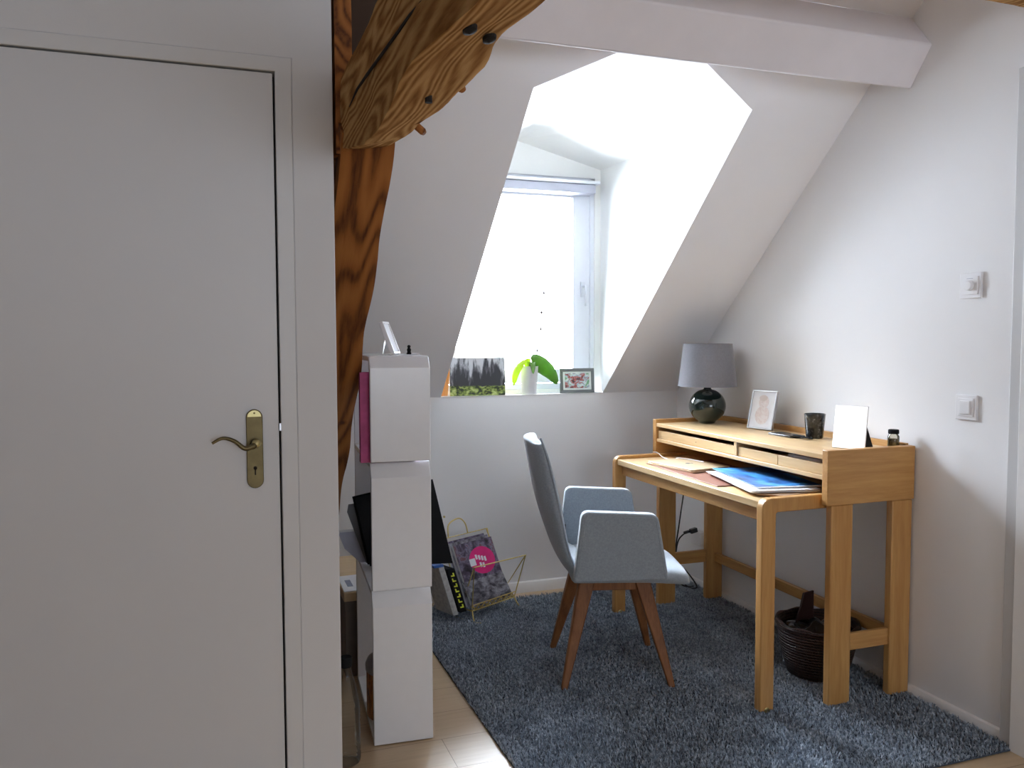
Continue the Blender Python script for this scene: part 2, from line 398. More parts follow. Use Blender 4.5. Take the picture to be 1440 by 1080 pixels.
for a, b_, c_, d_ in ((wx0, wx0 + .06, wz0, wz1), (wx1 - .06, wx1, wz0, wz1), (wx0, wx1, wz0, wz0 + .06), (wx0, wx1, wz1 - .06, wz1), (.97, 1.03, wz0, wz1)):
    w2.box(a, b_, YB - .07, YB - .02, c_, d_)
win2 = struct('window_2', w2, M_frame)
struct('pane', MB().box(wx0 + .05, wx1 - .05, YB - .048, YB - .044, wz0 + .05, wz1 - .05), M_pane, win2)
# sloping ceiling with the dormer opening
A = (1.035, ZK); B = (1.035, 2.148); Cc = (1.290, 2.254); D = (1.641, 2.254); E = (1.910, 2.150); Fp = (1.910, ZK)
rp = lambda p: (p[0], roofy(p[1]), p[1])
sl = MB()
sl.add([rp(p) for p in ((XL, ZK - .012), (A[0], ZK - .012), (A[0], ZC + .03), (XL, ZC + .03))], [(0, 1, 2, 3)])
sl.add([rp(p) for p in ((Fp[0], ZK - .012), (XR, ZK - .012), (XR, ZC + .03), (Fp[0], ZC + .03))], [(0, 1, 2, 3)])
sl.add([rp(p) for p in (B, Cc, D, E, (Fp[0], ZC + .03), (A[0], ZC + .03))], [(0, 1, 2, 3, 4, 5)])
struct('ceiling_slope', sl, M_roof, label='white sloping attic ceiling pierced by the dormer')
YW = 4.09
xl, xr, ze, zp, xc = .985, 1.965, 2.196, 2.322, 1.4725
dm = MB()
wl0, wr0, wl1, wr1, pk = (xl, YW, ZK), (xr, YW, ZK), (xl, YW, ze), (xr, YW, ze), (xc, YW, zp)
dm.add([rp(Fp), rp(E), wr1, wr0], [(0, 1, 2, 3)])
dm.add([rp(A), rp(B), wl1, wl0], [(0, 1, 2, 3)])
dm.add([rp(E), rp(D), pk, wr1], [(0, 1, 2), (0, 2, 3)])
dm.add([rp(B), rp(Cc), pk, wl1], [(0, 1, 2), (0, 2, 3)])
dm.add([rp(Cc), rp(D), pk], [(0, 1, 2)])
struct('wall_dormer', dm, M_dormer, label='bright white cheeks and folded ceiling of the dormer')
ox0, ox1, oz0, oz1 = 1.04, 1.932, 1.03, 2.15
gw = MB()
gw.box(xl - .1, ox0, YW, YW + .1, ZK - .1, ze); gw.box(ox1, xr + .1, YW, YW + .1, ZK - .1, ze); gw.box(ox0, ox1, YW, YW + .1, oz1, ze)
gw.box(ox0, ox1, YW, YW + .1, ZK - .1, oz0)
gw.prism([(xl - .1, ze), (xr + .1, ze), (xc, zp + .03)], XZ, YW, YW + .1)
struct('wall_gable', gw, M_dormer, label='small gable wall round the dormer window')
wi = MB()   # outer frame
for a, b_, c_, d_ in ((ox0, ox0 + .03, oz0, oz1), (ox1 - .022, ox1, oz0, oz1), (ox0, ox1, oz0, oz0 + .03), (ox0, ox1, oz1 - .03, oz1)):
    wi.box(a, b_, YW + .012, YW + .08, c_, d_)
win1 = struct('window_1', wi, M_frame, label='white casement window in the dormer, blown out by daylight', bevel=.003)
sa = MB(); s0, s1, t0, t1 = ox0 + .034, ox1 - .0222, oz0 + .034, oz1 - .034
for a, b_, c_, d_ in ((s0, s0 + .085, t0, t1), (s1 - .096, s1, t0, t1), (s0 + .085, s1 - .085, t0, t0 + .07), (s0 + .085, s1 - .085, t1 - .07, t1)):
    sa.box(a, b_, YW + .02, YW + .06, c_, d_)
struct('sash', sa, M_frame, win1, bevel=.003)
struct('pane', MB().box(s0 + .08, s1 - .08, YW + .038, YW + .043, t0 + .06, t1 - .06), M_pane, win1)
wh = MB().box(s1 - .055, s1 - .03, YW + .010, YW + .02, 1.52, 1.60); wh.tube([(s1 - .042, YW + .012, 1.575), (s1 - .042, YW - .02, 1.575), (s1 - .042, YW - .028, 1.56), (s1 - .042, YW - .028, 1.47)], .007)
struct('window_handle', wh, M_alu, win1, smooth=40)
struct('window_sill', MB().box(A[0] - .0, Fp[0] + .0, YK - .004, YW, ZK - .001, ZK), M_trim, win1, bevel=.002)
bl = root('roller_blind', 'slim grey roller blind cassette across the top of the dormer window', 'blind', (1.47, 4.0, 2.06))
part('cassette', MB().box(1.03, 1.895, 4.0, YW - .002, 2.055, 2.10), M_blind, bl, bevel=.004)
part('cover_strip', MB().box(1.02, 1.915, 3.985, YW - .002, 2.10, 2.118), M_alu, bl, bevel=.003, label='bright aluminium cover strip')
# boxed purlin
struct('trim_1', MB().prism([(2.56, 2.255), (2.365, 2.182), (2.273, 2.309), (2.367, 2.431), (2.50, 2.40)], YZ, .36, XR), M_purlin, label='white boxed purlin across the sloping ceiling', bevel=.006, smooth=40)
# baseboards
bb = [(0, 0), (.014, 0), (.014, .025), (.008, .036), (0, .040)]
struct('baseboard_right', MB().prism([(XR - p[0], p[1]) for p in bb], XZ, 1.925, YK), M_trim, smooth=30)
struct('baseboard_front', MB().prism([(YK - p[0], p[1] * 1.4) for p in bb], YZ, XL, XR), M_trim, smooth=30)
# door partition
YD = 2.12
wd = MB(); dx0, dx1, dz = -.70, .146, 1.945
wd.prism([(XL, 0), (dx0 - .04, 0), (dx0 - .04, dz + .034), (dx1 + .042, dz + .034), (dx1 + .042, 0), (.287, 0), (.287, 2.6), (XL, 2.6)], XZ, YD, YD + .08)
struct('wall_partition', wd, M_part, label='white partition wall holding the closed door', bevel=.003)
fr = MB(); fr.prism([(dx0 - .04, 0), (dx0, 0), (dx0, dz), (dx1 + .003, dz), (dx1 + .003, 0), (dx1 + .042, 0), (dx1 + .042, dz + .034), (dx0 - .04, dz + .034)], XZ, YD - .0035, YD + .07)
d1 = MB().box(dx0 + .003, dx1 - .002, YD + .002, YD + .042, .008, dz - .004)
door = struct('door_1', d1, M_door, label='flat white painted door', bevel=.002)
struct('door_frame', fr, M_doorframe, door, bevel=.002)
struct('door_gap', MB().box(dx0 - .002, dx1 + .004, YD + .043, YD + .05, .0, dz + .002), M_dark, door, label='dark shadow gap')
struct('strike_plate', MB().box(dx1 - .001, dx1 + .005, YD - .002, YD + .01, 1.074, 1.092), M_steel, door)
hp = []
for k in range(13): a = PI * k / 12; hp.append((.086 + .0195 * math.cos(a), 1.109 + .02 * math.sin(a)))
for k in range(13): a = PI + PI * k / 12; hp.append((.086 + .0195 * math.cos(a), .955 + .02 * math.sin(a)))
hd = struct('door_handle', MB().prism(hp, XZ, YD - .004, YD + .003), M_brass, door, bevel=.0015, smooth=40, label='antique brass handle on a long plate')
struct('plate_top', MB().prism([(.086 + .016 * math.cos(PI * k / 12), 1.111 + .0155 * math.sin(PI * k / 12)) for k in range(13)], XZ, YD - .0055, YD - .003), M_brassl, hd, smooth=40)
lv = MB().tube(spline([(.086, YD, 1.046), (.086, YD - .035, 1.046), (.078, YD - .045, 1.043), (.060, YD - .047, 1.040), (.038, YD - .047, 1.058), (.012, YD - .047, 1.066), (-.012, YD - .047, 1.055)], 8), [.0075] * 16 + [.0065 - .0001 * k for k in range(33)], 10)
lv.lathe([(.0, 0), (.009, .001), (.011, .006), (.010, .012)], (0, 0, 0), 16)
lv2 = MB(); n0 = len(lv.v) - 64
for i, v in enumerate(lv.v): lv2.v.append((.086 + v[0], YD - .003 - v[2], 1.046 + v[1]) if i >= n0 else v)
lv2.f = lv.f
hb = MB().lathe([(.0105, 0), (.0105, .006), (.008, .011), (.001, .013)], (0, 0, 0), 20); hb.v = [(.088 + v[0], YD - .034 - v[2], 1.049 + v[1]) for v in hb.v]
struct('lever_boss', hb, M_brassl, hd, smooth=60)
struct('lever', lv2, M_brass, hd, smooth=60, label='slim curved lever')
kh = MB().prism([(.086 + .0045 * math.cos(2 * PI * k / 12), .985 + .0045 * math.sin(2 * PI * k / 12)) for k in range(12)], XZ, YD - .0052, YD - .003); kh.box(.0845, .0875, YD - .0052, YD - .003, .968, .985)
struct('keyhole', kh, M_dark, hd, smooth=0)
sc_ = MB().prism([(.086 + .0025 * math.cos(2 * PI * k / 10), 1.12 + .0025 * math.sin(2 * PI * k / 10)) for k in range(10)], XZ, YD - .0065, YD - .004)
struct('screw', sc_, M_brass, hd, smooth=0)
# right doorway
cs = MB().box(XR - .022, XR, 1.80, 1.923, 0, 2.12); cs.box(XR - .022, XR, .75, .87, 0, 2.12); cs.box(XR - .022, XR, .87, 1.80, 2.0, 2.12)
d2 = MB().box(XR - .008, XR + .001, .87, 1.80, .005, 2.0)
door2 = struct('door_2', d2, M_door, label='white door at the right edge of the photo', bevel=.002)
struct('door_frame', cs, M_doorframe, door2, bevel=.003)
cs2 = MB().box(XR - .034, XR - .021, 1.80, 1.878, 0, 2.0)
struct('stop_strip', cs2, M_trim, door2, bevel=.002)
# sockets and switches
def wallplate(nm, y, z, label, cat, kind):
    r = root(nm, label, cat, (XR, y, z))
    f = MB().obox((XR - .004, y, z), (1, 0, 0), (0, 1, 0), (0, 0, 1), .004, .042, .042)
    part('faceplate', f, M_plastic, r, bevel=.0025)
    if kind == 'rocker':
        part('inner_ring', MB().obox((XR - .009, y, z), (1, 0, 0), (0, 1, 0), (0, 0, 1), .002, .030, .030), M_plastic, r, bevel=.001)
        part('rocker', MB().obox((XR - .013, y, z), (1, .04, 0), (-.04, 1, 0), (0, 0, 1), .003, .019, .022), M_plastic, r, bevel=.001)
    else:
        part('inner_ring', MB().obox((XR - .009, y, z), (1, 0, 0), (0, 1, 0), (0, 0, 1), .002, .030, .030), M_plastic, r, bevel=.001)
        kn = MB().lathe([(.017, 0), (.0165, .010), (.014, .013), (.003, .0135)], (0, 0, 0), 28)
        kn.v = [(XR - .010 - v[2], y + v[0], z + v[1]) for v in kn.v]
        part('knob', kn, M_plastic, r)
        part('mark', MB().box(XR - .0115, XR - .0108, y - .012, y + .012, z + .0225, z + .0235), M_printgrey, r)
wallplate('light_switch', 2.093, 1.065, 'square white rocker light switch, lower of the two wall plates', 'light switch', 'rocker')
wallplate('dimmer_switch', 2.088, 1.468, 'square white rotary dimmer, upper of the two wall plates', 'dimmer', 'dial')
r = root('wall_socket', 'small white wall socket low behind the desk with a black plug', 'socket', (XR, 3.70, .28))
part('faceplate', MB().box(XR - .03, XR, 3.655, 3.745, .225, .30), M_plastic, r, bevel=.004)
r2 = root('power_cable', 'black cables and plug hanging behind the far desk legs', 'cable', (2.25, 3.70, 0))
pg = MB(); pg.obox((XR - .050, 3.69, .305), (1, 0, .2), (0, 1, 0), (-.2, 0, 1), .02, .012, .012); pg.obox((XR - .085, 3.70, .297), (1, 0, .2), (0, 1, 0), (-.2, 0, 1), .016, .007, .007)
part('plug', pg, M_blackg, r2, bevel=.004)
part('cord', MB().tube(spline([(2.26, 3.70, .292), (2.235, 3.72, .25), (2.22, 3.72, .16), (2.215, 3.70, .09), (2.25, 3.66, .03), (2.28, 3.61, .035), (2.26, 3.68, .10), (2.225, 3.735, .14)], 8), .0035), M_cable, r2)
part('cord', MB().tube(spline([(2.27, 3.68, .71), (2.26, 3.70, .55), (2.24, 3.72, .34), (2.225, 3.73, .20), (2.22, 3.73, .08), (2.24, 3.68, .028), (2.28, 3.64, .03)], 8), .0035), M_cable, r2)

# ------------------------------------------------------------------ roof timbers
def beam(path, sect, nu, nv, amp, freq, seed):
    """path(t) -> (centre, axes a,b); sect(t) -> 4 corner offsets in (a,b); nv points per side"""
    mb = MB(); vs = []; ring = 4 * nv
    for i in range(nu + 1):
        t = i / nu; c, a, b = path(t); q = sect(t); mx_, my_ = sum(p[0] for p in q) / 4, sum(p[1] for p in q) / 4
        for s_ in range(4):
            p, p2 = q[s_], q[(s_ + 1) % 4]
            for k in range(nv):
                f = k / nv; x = p[0] + (p2[0] - p[0]) * f; y = p[1] + (p2[1] - p[1]) * f
                e = min(f, 1 - f) * nv
                rd = 1.0 - (.045 if e < .5 else .012 if e < 1.5 else 0)
                P = Vector(c) + Vector(a) * (mx_ + (x - mx_) * rd) + Vector(b) * (my_ + (y - my_) * rd)
                n1 = noise.noise_vector(P * freq + Vector((seed, 0, 0))); n2 = noise.noise_vector(P * freq * 4 + Vector((0, seed, 0)))
                vs.append(P + n1 * amp + n2 * amp * .3)
    fs = [(i * ring + j, i * ring + (j + 1) % ring, (i + 1) * ring + (j + 1) % ring, (i + 1) * ring + j) for i in range(nu) for j in range(ring)]
    fs += [tuple(range(ring))[::-1], tuple(range(nu * ring, (nu + 1) * ring))]
    return mb.add(vs, fs)
CRACK = [(1.936, 1.827), (1.82, 1.835), (1.699, 1.829), (1.48, 1.817), (1.31, 1.805), (1.215, 1.799)]
KNOTS = [(1.116, .338, 1.722), (1.195, .392, 1.742)]
# leaning post of the truss
d0 = Vector((0, 2.075, 1.80)); dn = Vector((0, 3.735, .0))
def p_path(t):
    c = d0.lerp(dn, t); dr = (dn - d0).normalized(); nrm = Vector((0, dr.z, -dr.y)) * -1
    return Vector((0, c.y, c.z)), (1, 0, 0), tuple(nrm)
post_n = p_path(0)[2]
rt = root('roof_truss', 'old brown timber truss: leaning post and heavy tie beam beside the door wall', 'timber beam', (.37, 3.0, 0))
def p_sect(t):
    wob = .002 * math.sin(t * 17) + .003 * math.sin(t * 41)
    return [(.300, -.002), (.437 + wob - .012 * t, 0), (.437 + wob - .012 * t, .16), (.300, .16)]
if post_n[1] < 0: post_n = tuple(-x for x in post_n)
def p_path2(t): c, a, b = p_path(t); return c, a, post_n
part('leaning_post', beam(p_path2, p_sect, 90, 8, .003, 5, 3), M_post, rt, smooth=50, label='orange-brown oiled leaning post')
def b_path(t): return Vector((0, 2.24 - 3.2 * t, 0)), (1, 0, 0), (0, 0, 1)
def b_sect(t):
    y = 2.24 - 3.2 * t
    wv = .010 * math.sin(y * 9) + .006 * math.sin(y * 23 + 1)
    k = max(0, (y - 1.86)) / .36
    return [(.303 - .01 * math.sin(y * 6), 1.712 + .008 * math.sin(y * 11) + .09 * k), (.445 + wv - .02 * k, 1.766 + .5 * wv * .6 + .03 * k), (.452 + wv, 1.935), (.305, 1.95)]
part('tie_beam', beam(b_path, b_sect, 150, 10, .006, 6, 11), M_beam, rt, smooth=50, label='heavy weathered tie beam with wavy grain')
part('upper_post', beam(lambda t: (Vector((0, 2.165, 1.76 + .80 * t)), (1, 0, 0), (0, 1, 0)), lambda t: [(.292, -.05), (.338 - .004 * t, -.05), (.338, .05), (.292, .05)], 40, 5, .002, 6, 5), M_post, rt, smooth=50)
for (px, py, pz, ln) in ((.444, 1.862, 1.768, .02), (.446, 1.545, 1.775, .014)):
    part('wooden_peg', MB().tube([(px - .02, py, pz + .02), (px + ln * .4, py, pz - .002), (px + ln * .55, py - .002, pz - .006)], [.009, .009, .006], 8), M_post, rt)
part('drying_crack', MB().tube([(.299 + .001 * math.sin(i * 3), y, z) for i, (y, z) in enumerate(CRACK)], [.001, .003, .0035, .003, .0035, .001], 6), M_dark, rt)
for ky, kx, kz in KNOTS: part('knot_hole', MB().lathe([(.0, -.006), (.009, -.002), (.0095, .003), (.004, .006)], (kx, ky, kz), 14, sy=1.9), M_dark, rt)
part('iron_nail', MB().tube([(.375, 1.50, 1.75), (.375, 1.50, 1.728)], .007, 8), M_dark, rt)
part('gap_block', MB().box(.342, .44, 2.26, 2.34, 1.955, 2.44), plain('gap_dark_brown', (.045, .022, .010), .8), rt, bevel=.004)  # added block; its dark brown stands in for the shade of the gap
single('purlin_timber', beam(lambda t: (Vector((1.0 + 1.354 * t, 1.80, 2.37)), (0, 1, 0), (0, 0, 1)), lambda t: [(-.08, -.09), (.09, -.088), (.09, .09), (-.08, .09)], 60, 6, .004, 6, 9), M_beam,
       'dark brown timber edge at the top right corner of the photo', 'timber beam', smooth=50)

# ------------------------------------------------------------------ rug
rx0, rx1, ry0, ry1 = .822, XR - .018, 1.872, 3.835
rg = root('area_rug', 'shaggy blue-grey rug under the chair and desk', 'rug', ((rx0 + rx1) / 2, (ry0 + ry1) / 2, 0))
part('backing', MB().box(rx0, rx1, ry0, ry1, .001, .007), M_backing, rg, bevel=.002)
def pile():
    sp = .0060
    gx, gy = np.meshgrid(np.arange(rx0 + .002, rx1, sp), np.arange(ry0 + .002, ry1, sp)); n = gx.size
    x = gx.ravel() + rng.uniform(-.002, .002, n); y = gy.ravel() + rng.uniform(-.002, .002, n)
    low = np.sin(x * 11 + 2 * np.sin(y * 7)) * np.cos(y * 9 + np.sin(x * 13))
    a = rng.uniform(0, 2 * PI, n) * .75 + low * 1.5; h = rng.uniform(.008, .019, n) * (1 + .12 * low); w = rng.uniform(.0016, .0028, n)
    lean = rng.uniform(.003, .011, n); la = a + rng.uniform(-1.2, 1.2, n)
    dx, dy = np.cos(a) * w, np.sin(a) * w; lx, ly = np.cos(la) * lean, np.sin(la) * lean
    z0 = np.full(n, .006)
    V = np.empty((n, 5, 3), np.float32)
    V[:, 0] = np.c_[x - dx, y - dy, z0]; V[:, 1] = np.c_[x + dx, y + dy, z0]
    V[:, 2] = np.c_[x + dx + lx * .45, y + dy + ly * .45, z0 + h * .7]; V[:, 3] = np.c_[x - dx + lx * .45, y - dy + ly * .45, z0 + h * .7]
    V[:, 4] = np.c_[x + lx, y + ly, z0 + h]
    V[:, :, 0] -= rg.location.x; V[:, :, 1] -= rg.location.y
    me = bpy.data.meshes.new('pile'); me.vertices.add(n * 5); me.vertices.foreach_set('co', V.ravel())
    b = (np.arange(n) * 5)[:, None]; idx = np.concatenate([b + np.array([[0, 1, 2, 3]]), b + np.array([[3, 2, 4]])], 1).astype(np.int32).ravel()
    me.loops.add(n * 7); me.loops.foreach_set('vertex_index', idx)
    me.polygons.add(n * 2); st = np.empty(n * 2, np.int32); st[0::2] = np.arange(n) * 7; st[1::2] = np.arange(n) * 7 + 4
    me.polygons.foreach_set('loop_start', st); me.update(calc_edges=True); me.validate()
    me.materials.append(M_pile)
    o = bpy.data.objects.new('pile', me); COL.objects.link(o); o.parent = rg; o['kind'] = 'stuff'
pile()

# ------------------------------------------------------------------ desk
dk = root('writing_desk', 'light beech writing desk with a raised shelf unit against the right wall', 'desk', (2.05, 2.9, 0))
def leg_frame(y0, y1):
    p = [(1.735, .012), (1.735, .715)]
    for k in range(1, 8): a = PI - k * PI / 2 / 8; p.append((1.770 + .035 * math.cos(a), .717 + .035 * math.sin(a)))
    p += [(1.77, .752), (2.12, .752), (2.12, .703), (1.797, .703), (1.791, .697), (1.791, .012)]
    return MB().prism(p, XZ, y0, y1)
part('leg_frame', leg_frame(2.345, 2.379), M_deskz, dk, bevel=.004, seg=3)
part('leg_frame', leg_frame(3.447, 3.480), M_deskz, dk, bevel=.004, seg=3)
for y in (2.362, 3.463):
    ca = MB().lathe([(.006, -.008), (.010, -.006), (.0105, .006), (.006, .008)], (0, 0, 0), 20); ca.v = [(1.763 + v[0], y - .012 + v[2], .017 + v[1]) for v in ca.v]
    part('caster', ca, M_brassl, dk)
part('table_top', MB().box(1.745, 2.325, 2.380, 3.446, .712, .738), M_desktop, dk, bevel=.003)
part('apron', MB().box(1.768, 1.786, 2.380, 3.446, .664, .7118), M_desky, dk, bevel=.002)
for y0, y1 in ((2.300, 2.330), (3.482, 3.512)):
    part('side_panel', MB().box(1.966, 2.348, y0, y1, .720, .912), M_deskx, dk, bevel=.003)
for y0, y1 in ((2.304, 2.334), (3.484, 3.514)):
    part('leg', MB().box(1.988, 2.080, y0, y1, .012, .7195), M_deskz, dk, bevel=.004)
    part('leg', MB().box(2.254, 2.344, y0, y1, .012, .7195), M_deskz, dk, bevel=.004)
    part('stretcher', MB().box(2.0805, 2.2535, y0 + .006, y1 - .006, .197, .257), M_deskx, dk, bevel=.003)
part('stretcher', MB().box(2.296, 2.318, 2.335, 3.483, .197, .241), M_desky, dk, bevel=.003)
part('upper_shelf', MB().box(1.968, 2.331, 2.3305, 3.4815, .878, .895), M_desktop, dk, bevel=.002)
part('lower_shelf', MB().box(1.970, 2.331, 2.3305, 3.4815, .806, .8215), M_desktop, dk, bevel=.002)
part('back_panel', MB().box(2.3315, 2.347, 2.3305, 3.4815, .739, .918), M_desky, dk, bevel=.002)
part('divider', MB().box(1.972, 2.330, 2.840, 2.858, .822, .8775), M_desktop, dk, bevel=.001)
for i, (y0, y1) in enumerate(((2.862, 3.478), (2.588, 2.837), (2.334, 2.585))):
    db = MB().box(1.978, 1.992, y0, y1, .8225, .860); db.box(1.992, 2.31, y0 + .004, y0 + .014, .8225, .856); db.box(1.992, 2.31, y1 - .014, y1 - .004, .8225, .856)
    db.box(1.992, 2.31, y0 + .014, y1 - .014, .8225, .828); db.box(2.30, 2.31, y0 + .014, y1 - .014, .828, .856)
    d_ = part('drawer', db, M_desktop, dk, bevel=.001)
    ym = (y0 + y1) / 2
    if i == 0: part('pull_hole', MB().tube([(1.9788, ym - .02, .842), (1.977, ym - .02, .842)], .003, 10), M_cardbrown, d_)
# papers in the near drawer
single('paper_stack', MB().box(2.00, 2.26, 2.38, 2.56, .8285, .868), M_lilac, 'folded papers lying in the near open drawer of the desk', 'papers', bevel=.004)

# ------------------------------------------------------------------ things on the desk
TZ = .7385
lt = root('laptop', 'closed gold laptop on the far end of the desk', 'laptop', (1.922, 3.122, TZ + .0032), 0)
def rrect(hx, hy, r, n=5):
    out = []
    for sx_, sy_, a0 in ((1, 1, 0), (-1, 1, 90), (-1, -1, 180), (1, -1, 270)):
        for k in range(n + 1):
            a = math.radians(a0 + 90 * k / n); out.append((sx_ * (hx - r) + r * math.cos(a), sy_ * (hy - r) + r * math.sin(a)))
    return out
ld = Vector((.16, -.987, 0)).normalized(); lx_ = Vector((.987, .16, 0)).normalized()
lc = Vector((1.922, 3.122, 0))
lp = [lc + lx_ * a + ld * b for a, b in rrect(.105, .150, .012)]
part('laptop_base', MB().prism([(p.x, p.y) for p in lp], XY, TZ + .0032, TZ + .0105), M_laptop, lt, bevel=.001)
lid = part('laptop_lid', MB().prism([(p.x, p.y) for p in lp], XY, TZ + .0112, TZ + .0165), M_laptop, lt, bevel=.001)
def apple(c, ax, ay, s):
    out = []
    for k in range(40):
        a = 2 * PI * k / 40; r_ = 1 + .10 * math.cos(2 * a) - .06 * abs(math.sin(a)) - (.22 if abs(a - PI / 2) < .25 else 0) - (.10 if abs(a - 3 * PI / 2) < .2 else 0)
        x, y = r_ * math.cos(a) * .9, r_ * math.sin(a)
        if (x - 1.15) ** 2 + (y - .15) ** 2 < .28: x = 1.15 - math.sqrt(max(.001, .28 - (y - .15) ** 2))
        out.append(c + ax * x * s + ay * y * s)
    return out
ac = lc; ap = MB().prism([(p.x, p.y) for p in apple(ac, ld, lx_, .0135)], XY, TZ + .0164, TZ + .0169)
lf = [ac + ld * (.004 + .006 * math.cos(t)) + lx_ * (.018 + .0035 * math.sin(t)) for t in [2 * PI * k / 12 for k in range(12)]]
ap.prism([(p.x, p.y) for p in lf], XY, TZ + .0164, TZ + .0169)
part('emblem', ap, M_grey, lid, smooth=0, label='dark fruit emblem')
single('charging_cable', MB().tube(spline([(1.93, 3.478, .757), (1.965, 3.470, .756), (1.96, 3.40, .742), (1.955, 3.31, .742), (1.955, 3.26, .7585), (1.985, 3.20, .7578), (2.00, 3.12, .7578)], 8), .0022), M_plastic,
       'thin white charging cable lying across the gold laptop', 'cable')
dp = root('desk_pad', 'brown leather desk pad under the laptop and blue papers', 'desk pad', (1.97, 3.06, TZ))
part('pad', MB().prism([(1.800, 3.275), (1.768, 2.665), (2.10, 2.650), (2.13, 3.265)], XY, TZ + .0002, TZ + .0028), M_leather, dp, bevel=.001)
part('stitched_edge', MB().tube([(1.805, 3.27, TZ + .003), (1.773, 2.67, TZ + .003), (2.095, 2.655, TZ + .003)], .0008, 6), M_cardbrown, dp)
# papers
def sheets(c, d, hw, hl, z0, z1, jitter, n):
    mb = MB(); c = Vector(c); d = Vector(d).normalized(); q = Vector((-d.y, d.x, 0)); dz = (z1 - z0) / n
    for i in range(n):
        rot = random.uniform(-jitter, jitter); dd = (d + q * rot).normalized(); qq = Vector((-dd.y, dd.x, 0)); cc_ = c + d * random.uniform(-.008, .008) + q * random.uniform(-.006, .006)
        mb.prism([tuple((cc_ + dd * a + qq * b)[:2]) for a, b in ((-hl, -hw), (hl, -hw), (hl, hw), (-hl, hw))], XY, z0 + i * dz, z0 + (i + .8) * dz)
    return mb
fd = Vector((.17, -.985, 0)).normalized(); fc = Vector((2.02, 2.80, 0)); fd = Vector((-.20, -.98, 0)).normalized()
bkr = root('ring_notebook', 'brown-edged notebook at the bottom of the pile of papers on the desk', 'notebook', (1.93, 2.62, TZ))
part('cover', MB().prism([(1.835, 2.66), (1.795, 2.46), (1.86, 2.395), (2.12, 2.42), (2.10, 2.68)], XY, TZ + .0032, TZ + .009), M_cardbrown, bkr, bevel=.001)
single('loose_papers', sheets((1.955, 2.655, 0), fd, .128, .222, TZ + .0095, TZ + .020, .05, 5), M_paper, 'crumpled white loose sheets under the blue magazine', 'papers')
mg = root('blue_magazine', 'blue covered magazine lying on top of the white sheets on the desk', 'magazine', (1.985, 2.675, TZ + .021))
part('pages', sheets((1.985, 2.675, 0), fd, .122, .215, TZ + .0205, TZ + .0255, .008, 3), M_paper, mg)
part('cover', sheets((1.985, 2.675, 0), fd, .123, .216, TZ + .0257, TZ + .0265, .0, 1), M_bluecover, mg)

SZ = .8955
lm = root('table_lamp', 'table lamp with grey drum shade and dark green ball base on the desk shelf', 'lamp', (2.185, 3.385, SZ))
lo = (2.185, 3.385)
pr = [(.030, 0), (.036, .002), (.038, .006)]
for k in range(1, 24): a = -PI / 2 + math.radians(24) + k * (PI - math.radians(44)) / 24; pr.append((.086 * math.cos(a), .083 + .081 * math.sin(a)))
pr += [(.021, .160), (.017, .164), (.016, .178), (.014, .179)]
part('ball_base', MB().lathe(pr, (*lo, SZ), 56), M_ceramic, lm, smooth=60)
part('stem', MB().lathe([(.006, .175), (.006, .36)], (*lo, SZ), 16), M_brass, lm)
sh = MB().lathe([(.137, .176), (.113, .376), (.111, .376), (.135, .176), (.137, .176)], (*lo, SZ), 64, cap=False)
part('lamp_shade', sh, M_shade, lm, smooth=60)
sp = MB()
for k in range(3): a = 2 * PI * k / 3; sp.tube([(*lo, SZ + .355), (lo[0] + .112 * math.cos(a), lo[1] + .112 * math.sin(a), SZ + .365)], .0015, 6)
part('shade_spider', sp, M_steel, lm)
part('bulb', MB().lathe([(.012, .20), (.014, .23), (.026, .262), (.028, .285), (.02, .305), (.004, .313)], (*lo, SZ), 24), M_plastic, lm, smooth=60)

def leaning(p0, p1, h, lean, th, z):
    """frame on its bottom edge p0->p1, leaning away from the viewer; returns a mapping (u 0..1, v 0..1, depth)"""
    p0 = Vector((*p0, z)); p1 = Vector((*p1, z)); e = (p1 - p0); w = e.length; e.normalize()
    n = Vector((e.y, -e.x, 0))                     # facing side
    if n.dot(-Vector((p0.x, p0.y, 0))) < 0: n = -n
    up = (Vector((0, 0, 1)) * math.cos(lean) - n * math.sin(lean)); nn = (n * math.cos(lean) + Vector((0, 0, 1)) * math.sin(lean))
    def q(u, v, d): return p0 + e * (u * w) + up * (v * h) + nn * d
    return q
def slab(q, u0, u1, v0, v1, d0_, d1_, mb=None):
    mb = mb or MB()
    vs = [q(u, v, d) for d in (d0_, d1_) for v in (v0, v1) for u in (u0, u1)]
    return mb.add(vs, [(0, 2, 3, 1), (4, 5, 7, 6), (0, 1, 5, 4), (2, 6, 7, 3), (0, 4, 6, 2), (1, 3, 7, 5)])
